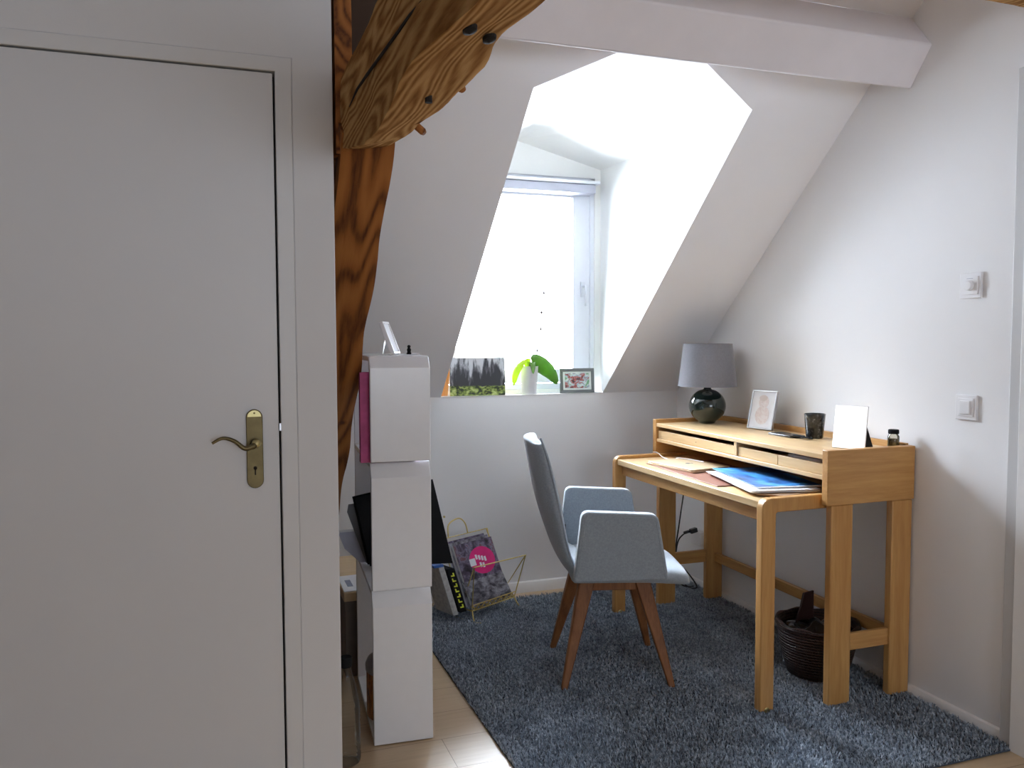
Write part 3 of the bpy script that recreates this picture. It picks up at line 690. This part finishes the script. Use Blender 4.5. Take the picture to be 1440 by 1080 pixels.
def photo_frame(nm, label, p0, p1, h, lean, z, bw_, mats, foot=.05):
    q = leaning(p0, p1, h, lean, .01, z); w = (Vector(p1) - Vector(p0)).length
    bu, bv = bw_ / w, bw_ / h
    r_ = root(nm, label, 'picture frame', ((p0[0] + p1[0]) / 2, (p0[1] + p1[1]) / 2, z))
    m = MB(); slab(q, 0, 1, 0, bv, -.008, .006, m); slab(q, 0, 1, 1 - bv, 1, -.008, .006, m); slab(q, 0, bu, bv, 1 - bv, -.008, .006, m); slab(q, 1 - bu, 1, bv, 1 - bv, -.008, .006, m)
    part('frame', m, mats[0], r_, bevel=.001)
    if mats[2] is not None:
        part('mat', slab(q, bu, 1 - bu, bv, 1 - bv, -.004, .0015), mats[2], r_)
        m2 = slab(q, bu + .06, 1 - bu - .06, bv + .07, 1 - bv - .07, .0015, .0022)
    else: m2 = slab(q, bu, 1 - bu, bv, 1 - bv, -.004, .002)
    part('photo', m2, mats[1], r_)
    part('back_board', slab(q, bu * .5, 1 - bu * .5, bv * .5, 1 - bv * .5, -.0095, -.0081), mats[0], r_)
    if foot:
        a = q(.42, .62, -.0096); a2 = q(.58, .62, -.0096); b1 = q(.42, .0, -foot); b2 = q(.58, .0, -foot); b1.z = b2.z = z + .0005
        t = Vector((0, 0, .002)); part('stand', MB().add([a, a2, b2, b1, a + t, a2 + t, b2 + t, b1 + t], [(0, 1, 2, 3), (4, 7, 6, 5), (0, 4, 5, 1), (1, 5, 6, 2), (2, 6, 7, 3), (3, 7, 4, 0)]), mats[0], r_)
    return r_, q
pf, q = photo_frame('photo_frame', 'silver framed baby portrait leaning beside the lamp on the desk shelf', (2.224, 3.122), (2.255, 2.990), .172, .22, SZ + .003, .006, (M_steel, M_paper, None), .06)
# figure of the portrait, simple soft shapes
def disc(q, cu, cv, ru, rv, d, n=20): return MB().add([q(cu + ru * math.cos(2 * PI * k / n), cv + rv * math.sin(2 * PI * k / n), d) for k in range(n)], [tuple(range(n))])
ph = [c for c in pf.children if c.name.startswith('photo')][0]
part('portrait_body', disc(q, .52, .36, .28, .24, .0026), M_sketch, ph, smooth=0)
part('portrait_head', disc(q, .52, .70, .20, .17, .0028), M_sketch, ph, smooth=0)
part('portrait_hair', disc(q, .48, .80, .16, .08, .0030), plain('soft_brown', (.60, .52, .49), .6), ph, smooth=0)

ph_ = root('smartphone', 'flat black smartphone lying beside the dark tumbler on the desk shelf', 'phone', (2.20, 2.82, SZ))
part('phone_body', MB().prism([(2.205 + b_, 2.83 + a) for a, b_ in rrect(.078, .036, .010)], XY, SZ + .0003, SZ + .008), M_blackg, ph_, bevel=.001)
part('phone_screen', MB().prism([(2.205 + b_, 2.83 + a) for a, b_ in rrect(.072, .032, .008)], XY, SZ + .008, SZ + .0084), M_blackg, ph_)
sn = root('sunglasses', 'folded black spectacles at the foot of the dark tumbler', 'glasses', (2.185, 2.72, SZ))
for yy in (2.70, 2.755):
    part('lens', MB().prism([(2.195 + .018 * math.sin(2 * PI * k / 20), yy + .022 * math.cos(2 * PI * k / 20)) for k in range(20)], XY, SZ + .006, SZ + .009), M_blackg, sn)
part('frame', MB().tube([(2.195, 2.675, SZ + .007), (2.19, 2.70, SZ + .010), (2.19, 2.7275, SZ + .012), (2.19, 2.755, SZ + .010), (2.195, 2.78, SZ + .007), (2.215, 2.785, SZ + .004), (2.222, 2.69, SZ + .003)], .003, 8), M_black, sn)
cu = root('tumbler', 'dark speckled tumbler standing on the desk shelf', 'cup', (2.262, 2.728, SZ))
part('cup_body', MB().lathe([(.030, 0), (.033, .004), (.0415, .098), (.0385, .098), (.031, .008), (.001, .007)], (2.262, 2.728, SZ), 40), M_speck, cu, smooth=50)
sx2 = root('white_panel', 'upright white panel with emissive face propped on a black stand on the desk shelf', 'white_panel', (2.17, 2.45, SZ))
q = leaning((2.120, 2.463), (2.176, 2.360), .158, .20, .01, SZ + .001)
part('casing', slab(q, 0, 1, 0, 1, -.008, 0), M_plastic, sx2, bevel=.002)
part('panel_face', slab(q, .015, .985, .015, .985, .0, .0006), M_panelface, sx2)  # blank white face, given emission of its own
st = MB(); a, b_, c_, d_ = q(.3, .55, -.009), q(.98, .55, -.009), q(1.05, .0, -.075), q(.3, 0, -.075); c_.z = d_.z = SZ + .001; e_, f_ = q(.3, .02, -.009), q(.98, .02, -.009)
st.add([a, b_, c_, d_, e_, f_], [(0, 1, 2, 3), (0, 3, 4), (1, 5, 2), (0, 4, 5, 1), (4, 3, 2, 5)])
part('stand', st, M_black, sx2, smooth=0)
jr = root('spice_jar', 'tiny glass jar with a black lid at the near end of the desk shelf', 'jar', (2.298, 2.376, SZ))
jc = (2.306, 2.360, SZ)
part('jar_glass', MB().lathe([(.018, 0), (.020, .003), (.020, .045), (.016, .052), (.015, .055)], jc, 28), M_jar, jr, smooth=50)
part('contents', MB().lathe([(.018, .003), (.0185, .036), (.002, .038)], jc, 24), plain('dried_herbs', (.22, .17, .07), .8, var=.5, scale=150), jr)
part('lid', MB().lathe([(.0175, .055), (.0185, .056), (.0185, .068), (.017, .070)], jc, 28), M_black, jr, smooth=40)

# ------------------------------------------------------------------ armchair
cx, cy, ca_ = 1.43, 2.894, math.radians(-16.6)
ch = root('armchair', 'grey-blue upholstered armchair with splayed brown wooden legs, turned to the desk', 'chair', (cx, cy, 0), ca_)
def crv(tab, x):
    for (x0, y0), (x1, y1) in zip(tab, tab[1:]):
        if x <= x1: return y0 + (y1 - y0) * max(0, (x - x0)) / (x1 - x0)
    return tab[-1][1]
outer = spline([(-.03, .395, 0), (-.10, .392, 0), (-.165, .412, 0), (-.212, .470, 0), (-.252, .570, 0), (-.292, .700, 0), (-.322, .850, 0), (-.334, .925, 0)], 4)
inner = spline([(-.05, .452, 0), (-.10, .453, 0), (-.150, .470, 0), (-.182, .510, 0), (-.205, .590, 0), (-.226, .710, 0), (-.262, .850, 0), (-.300, .935, 0)], 4)
def back_mb():
    n = len(outer); m = 12; mb = MB(); vs = []
    for i in range(n):
        t = i / (n - 1)
        hw = crv([(0, .195), (.3, .212), (.6, .222), (.85, .205), (.95, .175), (1, .150)], t)
        for side, P in ((0, outer[i]), (1, inner[i])):
            for j in range(m + 1):
                s_ = -1 + 2 * j / m; k = abs(s_) ** 3
                w_ = hw * s_; o_, i_ = outer[i], inner[i]; mid = (Vector(o_) + Vector(i_)) / 2
                pt = Vector(P).lerp(mid, .55 * abs(s_) ** 6)
                wrap = .030 * (s_ * s_) * min(1, t * 1.6); drop = .022 * k if t > .97 else 0
                vs.append((pt.x + wrap, w_, pt.y - drop))
    R2 = 2 * (m + 1)
    fs = []
    for i in range(n - 1):
        for j in range(m):
            fs.append((i * R2 + j, i * R2 + j + 1, (i + 1) * R2 + j + 1, (i + 1) * R2 + j))
            a = i * R2 + m + 1; b = (i + 1) * R2 + m + 1
            fs.append((a + j, b + j, b + j + 1, a + j + 1))
        fs.append((i * R2, (i + 1) * R2, (i + 1) * R2 + m + 1, i * R2 + m + 1))
        fs.append((i * R2 + m, i * R2 + 2 * m + 1, (i + 1) * R2 + 2 * m + 1, (i + 1) * R2 + m))
    for i in (0, n - 1):
        for j in range(m): fs.append((i * R2 + j, i * R2 + j + 1, i * R2 + m + 2 + j, i * R2 + m + 1 + j))
    return mb.add(vs, fs)
bk_ = part('backrest', back_mb(), M_fabric, ch, local=True, subsurf=1, smooth=80)
part('piping', MB().tube([(p.x + .030 * min(1, i / 20), -crv([(0, .195), (.3, .212), (.6, .222), (.85, .205), (.95, .175), (1, .150)], i / (len(inner) - 1)) * .985, p.y + .0) for i, p in enumerate([(o_ + n_ * 1.0) / 2 + Vector((.008, 0, 0)) for o_, n_ in zip(outer, inner)])], .0045, 8), M_fabric, bk_, local=True)
part('care_tag', MB().box(-.172, -.148, .186, .190, .490, .535), M_black, bk_, local=True, label='small black tag')
# seat
def seat_mb():
    mb = MB()
    top = spline([(-.17, .452, 0), (-.05, .462, 0), (.10, .462, 0), (.20, .452, 0), (.262, .432, 0), (.283, .405, 0)], 4)
    bot = spline([(-.17, .395, 0), (-.05, .392, 0), (.10, .390, 0), (.20, .385, 0), (.255, .382, 0), (.278, .386, 0)], 4)
    m = 10; vs = []; n = len(top)
    for i in range(n):
        for P in (bot[i], top[i]):
            for j in range(m + 1):
                s_ = -1 + 2 * j / m; mid = (top[i] + bot[i]) / 2; pt = P.lerp(mid, .5 * abs(s_) ** 8)
                fr_ = max(0, (P.x - .18) / .10)
                vs.append((pt.x - .018 * fr_ * abs(s_) ** 4, .222 * s_ * (1 - .05 * fr_), pt.y))
    R2 = 2 * (m + 1); fs = []
    for i in range(n - 1):
        for j in range(m):
            fs.append((i * R2 + j, i * R2 + j + 1, (i + 1) * R2 + j + 1, (i + 1) * R2 + j)); a = i * R2 + m + 1; b = a + R2
            fs.append((a + j, b + j, b + j + 1, a + j + 1))
        fs.append((i * R2, (i + 1) * R2, (i + 1) * R2 + m + 1, i * R2 + m + 1)); fs.append((i * R2 + m, i * R2 + 2 * m + 1, (i + 1) * R2 + 2 * m + 1, (i + 1) * R2 + m))
    for i in (0, n - 1):
        for j in range(m): fs.append((i * R2 + j, i * R2 + j + 1, i * R2 + m + 2 + j, i * R2 + m + 1 + j))
    return mb.add(vs, fs)
part('seat', seat_mb(), M_fabric, ch, local=True, subsurf=1, smooth=80)
def arm_poly():
    base = [(-.172, .425), (.172, .430), (.132, .668), (-.142, .682)]; r_ = [.012, .012, .028, .028]; out = []
    for i in range(4):
        p = Vector(base[i]); a = (Vector(base[i - 1]) - p).normalized(); b = (Vector(base[(i + 1) % 4]) - p).normalized()
        for k in range(6):
            t = k / 5; out.append(tuple((p + a * r_[i] * (1 - t) ** 2 + b * r_[i] * t ** 2 + Vector((0, 0)))[:2]))
    return out
for s_ in (-1, 1):
    a_ = MB().prism(arm_poly(), lambda p, w_: (p[0], w_, p[1]), s_ * .225, s_ * .270)
    ar = part('armrest', a_, M_fabric, ch, local=True, bevel=.012, seg=3, smooth=50)
    part('seam', MB().tube([(p[0], s_ * .2705, p[1]) for p in [(-.158, .44), (-.130, .655), (-.118, .668), (.112, .656), (.124, .645), (.160, .44)]], .0015, 6), M_fabric, ar, local=True)
cf = MB().box(-.13, .13, -.125, -.085, .352, .392); cf.box(-.13, .13, .085, .125, .352, .392)
cf.obox((0, 0, .372), (1, 1, 0), (-1, 1, 0), (0, 0, 1), .165, .028, .018); cf.obox((0, 0, .372), (1, -1, 0), (1, 1, 0), (0, 0, 1), .165, .028, .018)
part('base_frame', cf, M_walnut, ch, local=True, bevel=.003)
for sx_ in (-1, 1):
    for sy_ in (-1, 1):
        part('leg', MB().frustum((sx_ * .20, sy_ * .207, .012), (sx_ * .104, sy_ * .112, .392), (.012, .012), (.030, .024)), M_walnut, ch, local=True, bevel=.006, seg=3)

# ------------------------------------------------------------------ white tower shelf
ta = math.radians(-3.6)
tw = root('tower_shelf', 'narrow white lacquered tower shelf of three stacked compartments, open at the sides', 'shelf', (.5625, 2.85, 0), ta)
hw_, hd_ = .0955, .272
# local frame: x width, y depth (front at -hd_)
secs = [(0.0, .448, .500), (.500, .862, .910), (.910, 1.208, 1.246)]
for z0, z1, z2 in secs:
    f = MB().prism([(-hd_, z0 + .002), (-hd_, z1), (-hd_ + .028, z2 - .003), (-hd_ + .045, z2 - .003), (-hd_ + .018, z1 - .008), (-hd_ + .018, z0 + .002)], lambda p, a: (a, p[0], p[1]), -hw_, hw_)
    part('front_panel', f, M_shelf, tw, local=True, bevel=.0035, seg=3, smooth=0)
part('back_panel', MB().box(-hw_, hw_, hd_ - .016, hd_, .004, 1.243), M_shelf, tw, local=True, bevel=.002)
for z in (.004, .482, .892, 1.229):
    part('shelf_board', MB().box(-hw_, hw_, -hd_ + (.045 if z > .1 else .019), hd_ - .0165, z, z + .016), M_shelf, tw, local=True, bevel=.0015)
def T(x, y, z):
    c, s = math.cos(ta), math.sin(ta); return Vector((.5625 + c * x - s * y, 2.85 + s * x + c * y, z))
# pink and lilac books in the top compartment
for i, (y0, y1, x0, x1, h, m_, lb, ct) in enumerate((
        (-.245, -.205, -.120, .06, .285, M_pink, 'pink-spined book standing in the top compartment of the white tower', 'book'),
        (-.200, -.165, -.100, .07, .262, M_lilac, 'lilac folder behind the pink book in the white tower', 'folder'))):
    b = root('book' if ct == 'book' else 'document_folder', lb, ct, T(0, (y0 + y1) / 2, .909))
    c = MB(); 
    for a0, a1 in ((y0, y0 + .003), (y1 - .003, y1)): c.add([T(x, y, z) for z in (.909, .909 + h) for y in (a0, a1) for x in (x0, x1)], [(0, 2, 3, 1), (4, 5, 7, 6), (0, 1, 5, 4), (2, 6, 7, 3), (0, 4, 6, 2), (1, 3, 7, 5)])
    c.add([T(x, y, z) for z in (.909, .909 + h) for y in (y0, y1) for x in (x0 - .003, x0)], [(0, 2, 3, 1), (4, 5, 7, 6), (0, 1, 5, 4), (2, 6, 7, 3), (0, 4, 6, 2), (1, 3, 7, 5)])
    part('cover', c, m_, b)
    part('pages', MB().add([T(x, y, z) for z in (.911, .905 + h) for y in (y0 + .0035, y1 - .0035) for x in (x0 + .001, x1 - .004)], [(0, 2, 3, 1), (4, 5, 7, 6), (0, 1, 5, 4), (2, 6, 7, 3), (0, 4, 6, 2), (1, 3, 7, 5)]), M_paper, b)
# tilted folders in the middle compartment, sticking out both sides
def tilted(nm, mat, label, cat, cx_, cz_, hw2, hh, tilt, y, th):
    c, s = math.cos(tilt), math.sin(tilt); pts = []
    for a, b in ((-hw2, -hh), (hw2, -hh), (hw2, hh), (-hw2, hh)): pts.append((cx_ + a * c + b * s, cz_ - a * s + b * c))
    return pts
BL, BR, TR, TL = (.489, .500), (.775, .478), (.700, .800), (.440, .757)
bf = root('ring_binder', 'large black binder tilted through the middle compartment of the white tower', 'binder', (.61, 2.85, .5))
pts = [(.487, .515), (.783, .498), (.712, .805), (.437, .757)]
part('front_cover', MB().prism([(x + .0, z) for x, z in pts], XZ, 2.835, 2.838), M_black, bf, bevel=.001)
part('back_cover', MB().prism([(x - .004, z) for x, z in pts], XZ, 2.860, 2.863), M_black, bf, bevel=.001)
part('sheets', MB().prism([(x + (.004 if x < .6 else -.01), z + (.004 if z < .6 else -.01)) for x, z in pts], XZ, 2.839, 2.859), M_black, bf)
part('rivet', MB().tube([(.752, 2.836, .668), (.752, 2.833, .668)], .004, 10), M_brassl, bf)
gf = root('document_folder', 'grey folder leaning behind the black binder on its left side', 'folder', (.5, 2.90, .5))
part('cover', MB().prism([(.482, .515), (.62, .505), (.60, .74), (.423, .727), (.418, .70)], XZ, 2.880, 2.884), M_grey, gf, bevel=.001)
part('flap', MB().prism([(.486, .515), (.62, .505), (.60, .735), (.428, .722)], XZ, 2.888, 2.891), M_grey, gf, bevel=.001)
lf_ = root('paper_tray', 'pale lilac plastic tray edge poking out left of the grey folder', 'tray', (.46, 2.95, .5))
part('tray_body', MB().prism([(.470, .505), (.60, .503), (.60, .62), (.398, .620), (.396, .610), (.415, .56)], XZ, 2.93, 2.934), M_lilac, lf_, bevel=.001)
part('rim', MB().box(.396, .60, 2.925, 2.94, .620, .626), M_paper, lf_, bevel=.001)
# tin at the bottom
tc_ = T(.006, -.085, .0205)
tn = root('storage_tin', 'round orange printed tin with grey lid inside the bottom of the white tower', 'tin', tc_)
part('tin_body', MB().lathe([(.098, 0), (.104, .004), (.104, .165), (.100, .170)], tc_, 48), M_tin, tn, smooth=40)
part('lid', MB().lathe([(.107, .158), (.1075, .176), (.100, .192), (.080, .202), (.02, .205)], tc_, 48), plain('grey_lid', (.30, .29, .33), .35, .4), tn, smooth=40)
# on the top
cf_, q = photo_frame('photo_frame', 'white frame tilted on top of the white tower, seen almost edge on', tuple(T(.010, -.05, 0)[:2]), tuple(T(.045, .055, 0)[:2]), .118, .36, 1.2465, .007, (M_plastic, M_paper, None), .05)
fg = root('figurine', 'tiny black figurine beside the white frame on top of the white tower', 'figurine', T(.056, -.04, 1.2465))
fb = T(.062, -.06, 1.2465)
part('body', MB().lathe([(.008, 0), (.009, .002), (.006, .008), (.0075, .016), (.005, .021), (.002, .023)], fb, 14), M_black, fg, smooth=60)
part('head', MB().lathe([(.001, .020), (.005, .023), (.0058, .027), (.004, .031), (.001, .032)], fb, 14), M_black, fg, smooth=60)
single('folded_cloth', MB().prism([tuple(T(x, y, 0)[:2]) for x, y in ((.07, -.10), (.092, -.11), (.09, -.02), (.068, -.03))], XY, 1.2465, 1.2500), M_paper, 'small white slip of paper beside the figurine on the tower top', 'paper slip')

# ------------------------------------------------------------------ low wooden shelf behind the tower
lc_ = root('low_cabinet', 'low dark box with a light wooden top against the back of the white tower', 'cabinet', (.54, 3.42, 0))
part('body', MB().box(.446, .640, 3.165, 3.69, .0, .2985), plain('taupe_board', (.16, .135, .12), .6), lc_, bevel=.003)
part('top', MB().box(.440, .645, 3.15, 3.70, .299, .334), M_pale, lc_, bevel=.003)
pp = root('instruction_leaflet', 'white printed leaflet lying on the low cabinet top', 'leaflet', (.50, 3.30, .3345))
part('sheet', MB().prism([(.443, 3.16), (.535, 3.165), (.540, 3.38), (.448, 3.375)], XY, .3345, .3365), M_paper, pp)
part('print', MB().prism([(.465, 3.22), (.487, 3.22), (.487, 3.31), (.465, 3.31)], XY, .3365, .3369), M_printgrey, pp)

# ------------------------------------------------------------------ water bottle
bc = (.355, 2.52, .0)
bo = root('water_bottle', 'clear plastic bottle with a black cap on the floor by the partition wall', 'bottle', bc)
pr = [(.034, 0), (.040, .004), (.042, .015)]
for k in range(9):
    z = .03 + k * .014; pr += [(.042, z), (.0405, z + .007)]
pr += [(.042, .160), (.040, .185), (.031, .235), (.020, .275), (.0145, .296), (.0140, .305)]
part('bottle_body', MB().lathe(pr, bc, 36), M_bottle, bo, smooth=60)
part('cap', MB().lathe([(.0185, .300), (.0190, .302), (.0190, .328), (.0175, .330)], bc, 28), M_black, bo, smooth=40)

# ------------------------------------------------------------------ windowsill things
SL = ZK + .0005
cv = root('canvas_print', 'small unframed forest photo propped at the left end of the windowsill', 'picture', (1.235, 3.985, SL))
q = leaning((1.090, 3.972), (1.372, 3.955), .190, .06, .015, SL)
part('stretcher_frame', slab(q, 0.003, .997, 0.003, .997, -.014, -.0005), M_pale, cv)
part('print', slab(q, 0, 1, 0, 1, -.0005, .001), M_forest, cv)
single('wooden_block', MB().prism([(1.038, SL), (1.085, SL), (1.100, 1.165), (1.052, 1.165)], XZ, 4.0, 4.03), M_orange, 'orange-brown wooden board standing behind the forest photo', 'board', bevel=.002)
pt = root('orchid', 'orchid in a white pot with broad leaves and a tall bare stem', 'plant', (1.515, 3.985, SL))
pc = (1.512, 3.985, SL)
part('pot', MB().lathe([(.036, 0), (.038, .003), (.048, .138), (.050, .143), (.047, .143), (.045, .120), (.001, .119)], pc, 40), M_pot, pt, smooth=45)
part('bark', MB().lathe([(.044, .1205), (.03, .126), (.002, .128)], pc, 24), M_soil, pt)
def leaf(path, wid, mat, parent, cup=.25, side=None):
    P = spline(path, 6); n = len(P); mb = MB(); vs = []; m = 6
    for i, p in enumerate(P):
        t = i / (n - 1); d = (P[min(i + 1, n - 1)] - P[max(i - 1, 0)]).normalized(); sd = d.cross(Vector((0, 0, 1)))
        if sd.length < .1: sd = Vector((0, 1, 0))
        if side is not None: sd = Vector(side) - d * d.dot(Vector(side))
        sd.normalize(); nn = sd.cross(d)
        w_ = wid * math.sin(PI * min(1, .08 + t * .92)) ** .7 * (1 if t < .98 else .3)
        for j in range(m + 1):
            s_ = -1 + 2 * j / m; vs.append(p + sd * (w_ * s_) + nn * (w_ * cup * s_ * s_))
    fs = [(i * (m + 1) + j, i * (m + 1) + j + 1, (i + 1) * (m + 1) + j + 1, (i + 1) * (m + 1) + j) for i in range(n - 1) for j in range(m)]
    mb.add(vs, fs); return part('leaf', mb, mat, parent, solid=.0018, smooth=80)
leaf([(1.508, 3.985, 1.150), (1.490, 3.972, 1.190), (1.455, 3.955, 1.180), (1.425, 3.945, 1.130), (1.412, 3.94, 1.062)], .026, M_leafy, pt, .4, side=(.8, -.45, .5))
leaf([(1.515, 3.985, 1.150), (1.530, 3.970, 1.180), (1.570, 3.945, 1.155), (1.610, 3.93, 1.115), (1.640, 3.92, 1.065)], .042, M_leaf, pt, .3, side=(.6, -.5, .65))
leaf([(1.510, 3.99, 1.150), (1.48, 4.01, 1.20), (1.44, 4.02, 1.235), (1.41, 4.03, 1.225)], .016, M_leafy, pt)
leaf([(1.515, 3.98, 1.150), (1.520, 3.955, 1.175), (1.512, 3.93, 1.160), (1.508, 3.915, 1.12)], .015, M_leaf, pt)
sp_ = spline([(1.517, 3.985, 1.13), (1.545, 3.99, 1.25), (1.568, 3.99, 1.38), (1.580, 3.985, 1.50), (1.585, 3.98, 1.60)], 6)
part('flower_stem', MB().tube(sp_, [.0028] * 10 + [.002] * (len(sp_) - 10), 6), M_stem, pt)
for k, (x, z) in enumerate(((1.552, 1.235), (1.572, 1.345), (1.577, 1.43), (1.590, 1.53))):
    part('bud', MB().lathe([(.001, -.009), (.006, -.004), (.007, .002), (.004, .009), (.001, .012)], (x + .006, 3.988, z), 10), M_stem, pt, smooth=60)
photo_frame('photo_frame', 'small grey frame with a colourful snapshot on the right of the windowsill', (1.680, 3.972), (1.868, 3.958), .128, .10, SL, .016, (M_picframe, M_family, plain('mount_card', (.75, .80, .76), .6)), .045)

# ------------------------------------------------------------------ magazine rack by the knee wall
mr = root('magazine_rack', 'gold wire magazine rack on the floor beside the rug edge', 'magazine rack', (1.15, 3.70, 0), 0)
e = Vector((.883, .469, 0)).normalized(); nb = Vector((-e.y, e.x, 0))      # along, and towards the wall
o0 = Vector((1.0635, 3.616, 0)); LEN = .285
def RK(u, d, z): return o0 + e * (u * LEN) + nb * d + Vector((0, 0, z))
wr = .0032
def loopt(pts, r_=wr): return MB().tube(pts, r_, 7, closed=True)
part('bottom_ring', loopt([RK(0, -.035, .055), RK(1, -.035, .055), RK(1, .045, .055), RK(0, .045, .055)]), M_gold, mr)
zz = MB(); k_ = 15
zz.tube([RK(i / k_, -.033 if i % 2 else -.040, .056 if i % 2 else .080) for i in range(k_ + 1)], .0032, 6); zz.tube([RK(0, -.040, .082), RK(1, -.040, .082)], .0024, 6)
for i in range(1, 7): zz.tube([RK(i / 7, -.035, .055), RK(i / 7, .045, .055)], .002, 6)
part('bottom_lattice', zz, M_gold, mr)
part('front_panel', loopt([RK(0, -.035, .055), RK(1, -.035, .055), RK(1.12, -.080, .26), RK(.0, -.050, .26)]), M_gold, mr)
part('back_panel', loopt([RK(0, .045, .055), RK(1, .045, .055), RK(1.02, .150, .36), RK(-.02, .150, .36)]), M_gold, mr)
part('handle', MB().tube(spline([RK(.1, .15, .36), RK(.12, .155, .42), RK(.35, .155, .44), RK(.5, .155, .41), RK(.55, .15, .36)], 6), wr, 7), M_gold, mr)
for u in (0, 1):
    part('side_wire', MB().tube([RK(u * 1.12, -.050 - .03 * u, .26), RK(u * 1.02, .02, .10), RK(u, .150, .36)], wr, 7), M_gold, mr)
    part('foot', MB().tube(spline([RK(u, .045, .055), RK(u * 1.0 + (-.03 if u == 0 else .05), .075, .012), RK(u + (-.03 if u == 0 else .05), .02, .010)], 5), wr, 7), M_gold, mr)
    part('foot', MB().tube(spline([RK(u, -.035, .055), RK(u + (-.03 if u == 0 else .04), -.06, .012), RK(u + (.03 if u == 0 else .10), -.085, .010)], 5), wr, 7), M_gold, mr)
def mag(u0, u1, d_bot, d_top, z0, z1, th, cov, label, nm='magazine', cat='magazine'):
    up = (nb * (d_top - d_bot) + Vector((0, 0, z1 - z0))).normalized(); nrm = e.cross(up).normalized()
    if nrm.y > 0: nrm = -nrm
    def q(u, v, d): return RK(u - .14 * v, 0, 0) + nb * (d_bot + (d_top - d_bot) * v) + Vector((0, 0, z0 + (z1 - z0) * v)) + nrm * d
    def qq(u, v, d): return q(u0 + (u1 - u0) * u, v, d)
    r_ = root(nm, label, cat, qq(.5, 0, 0), group='magazines standing in the gold rack')
    part('pages', slab(qq, 0, .995, .004, .996, 0, th - .001), M_paper, r_, bevel=.001)
    c_ = part('cover', slab(qq, 0, 1, 0, 1, th - .001, th), cov, r_)
    return r_, qq, c_
m1, q1, c1 = mag(.02, .90, -.016, .064, .075, .345, .012, M_cover, 'dark magazine with a magenta disc on its cover, front of the gold rack')
part('cover_disc', disc(q1, .60, .66, .33, .23, .0124), M_magenta, c1, smooth=0, label='round magenta patch')
tx = MB()
for i, (u, v, w_) in enumerate(((.44, .74, .05), (.51, .72, .05), (.58, .70, .05), (.65, .68, .05), (.50, .60, .05), (.57, .585, .05))):
    slab(q1, u, u + w_, v - .05, v + .03, .0126, .0129, tx)
part('cover_lettering', tx, M_paper, c1, smooth=0)
part('cover_patch', slab(q1, .27, .42, .60, .72, .0122, .0126), M_paper, c1, smooth=0)
for i, (d0_, cvv, lab) in enumerate(((.004, M_cover2, 'grey magazine behind the magenta-disc one in the gold rack'), (.020, M_cover, 'dark magazine at the back of the gold rack, pages facing left'))):
    mag(-.02 - .02 * i, .86 - .03 * i, -.001 + .016 * i, .079 + .016 * i, .065, .355 + .005 * i, .013, cvv, lab)
mag(.04, .96, -.031, .000, .068, .185, .004, M_cover2, 'short grey catalogue in front at the bottom of the gold rack')
bkk = root('book', 'black book with yellow spine lettering standing at the left of the gold rack', 'book', (.99, 3.60, .05))
sp0 = Vector((1.022, 3.583, .055)); 
def QB(u, v, d): return sp0 + Vector((.036, .010, 0)) * u + Vector((-.050, .035, .195)) * v + Vector((-.05, .12, .0)) * d
def bx(f, u0, u1, v0, v1, d0_, d1_, mb=None): return slab(lambda u, v, d: f(u, v, d), u0, u1, v0, v1, d0_, d1_, mb)
part('cover', bx(QB, 0, 1, 0, 1, 0, 1), M_black, bkk, bevel=.001)
lt_ = MB()
for i in range(7):
    v = .10 + i * .12; bx(QB, .25, .75, v, v + .03, -.004, -.001, lt_); bx(QB, .25 if i % 2 else .55, .42 if i % 2 else .75, v + .03, v + .08, -.004, -.001, lt_)
part('spine_lettering', lt_, M_yellow, bkk, smooth=0)
bg_ = root('newspaper', 'folded grey papers standing at the far left of the gold rack', 'newspaper', (.94, 3.62, .05))
sp1 = Vector((.985, 3.565, .05))
def QC(u, v, d): return sp1 + Vector((.028, .008, 0)) * u + Vector((-.060, .035, .225)) * v + Vector((-.05, .12, .0)) * d
part('folded_sheets', bx(QC, 0, 1, 0, 1, 0, 1), plain('newsprint', (.38, .37, .35), .8, var=.2, scale=60), bg_, bevel=.002)
part('top_cover', bx(QC, -.8, .9, .97, 1.02, -.02, 1), M_blueprint, bg_)

# ------------------------------------------------------------------ waste basket under the desk
bc = (2.150, 2.560, .0125)
bs = root('waste_basket', 'dark brown wicker basket under the near end of the desk', 'basket', bc)
part('basket_body', MB().lathe([(.100, 0), (.108, .006), (.128, .07), (.142, .13), (.148, .175), (.150, .195), (.146, .200), (.140, .185), (.120, .07), (.095, .012), (.001, .01)], bc, 56), M_wicker, bs, smooth=50)
part('rim', MB().tube([(bc[0] + .148 * math.cos(2 * PI * k / 40), bc[1] + .148 * math.sin(2 * PI * k / 40), bc[2] + .198 + .004 * math.sin(k * 5)) for k in range(40)], .009, 8, closed=True), M_wicker, bs, smooth=60)
def crump(a, b):
    th = 2 * PI * a; r_ = .136 * b; z = .175 + .035 * noise.noise(Vector((math.cos(th) * b * 3, math.sin(th) * b * 3, 1.3))) - .02 * b + .03 * (1 - b)
    return (bc[0] + r_ * math.cos(th), bc[1] + r_ * math.sin(th), bc[2] + z)
part('liner', MB().grid(crump, 32, 10), M_blackg, bs, smooth=80)
hn = MB().prism([(2.115, .19), (2.20, .19), (2.20, .305), (2.150, .300), (2.138, .25)], XZ, 2.64, 2.648)
part('raised_flap', hn, plain('dark_brown_leather', (.035, .012, .010), .45), bs, bevel=.003)
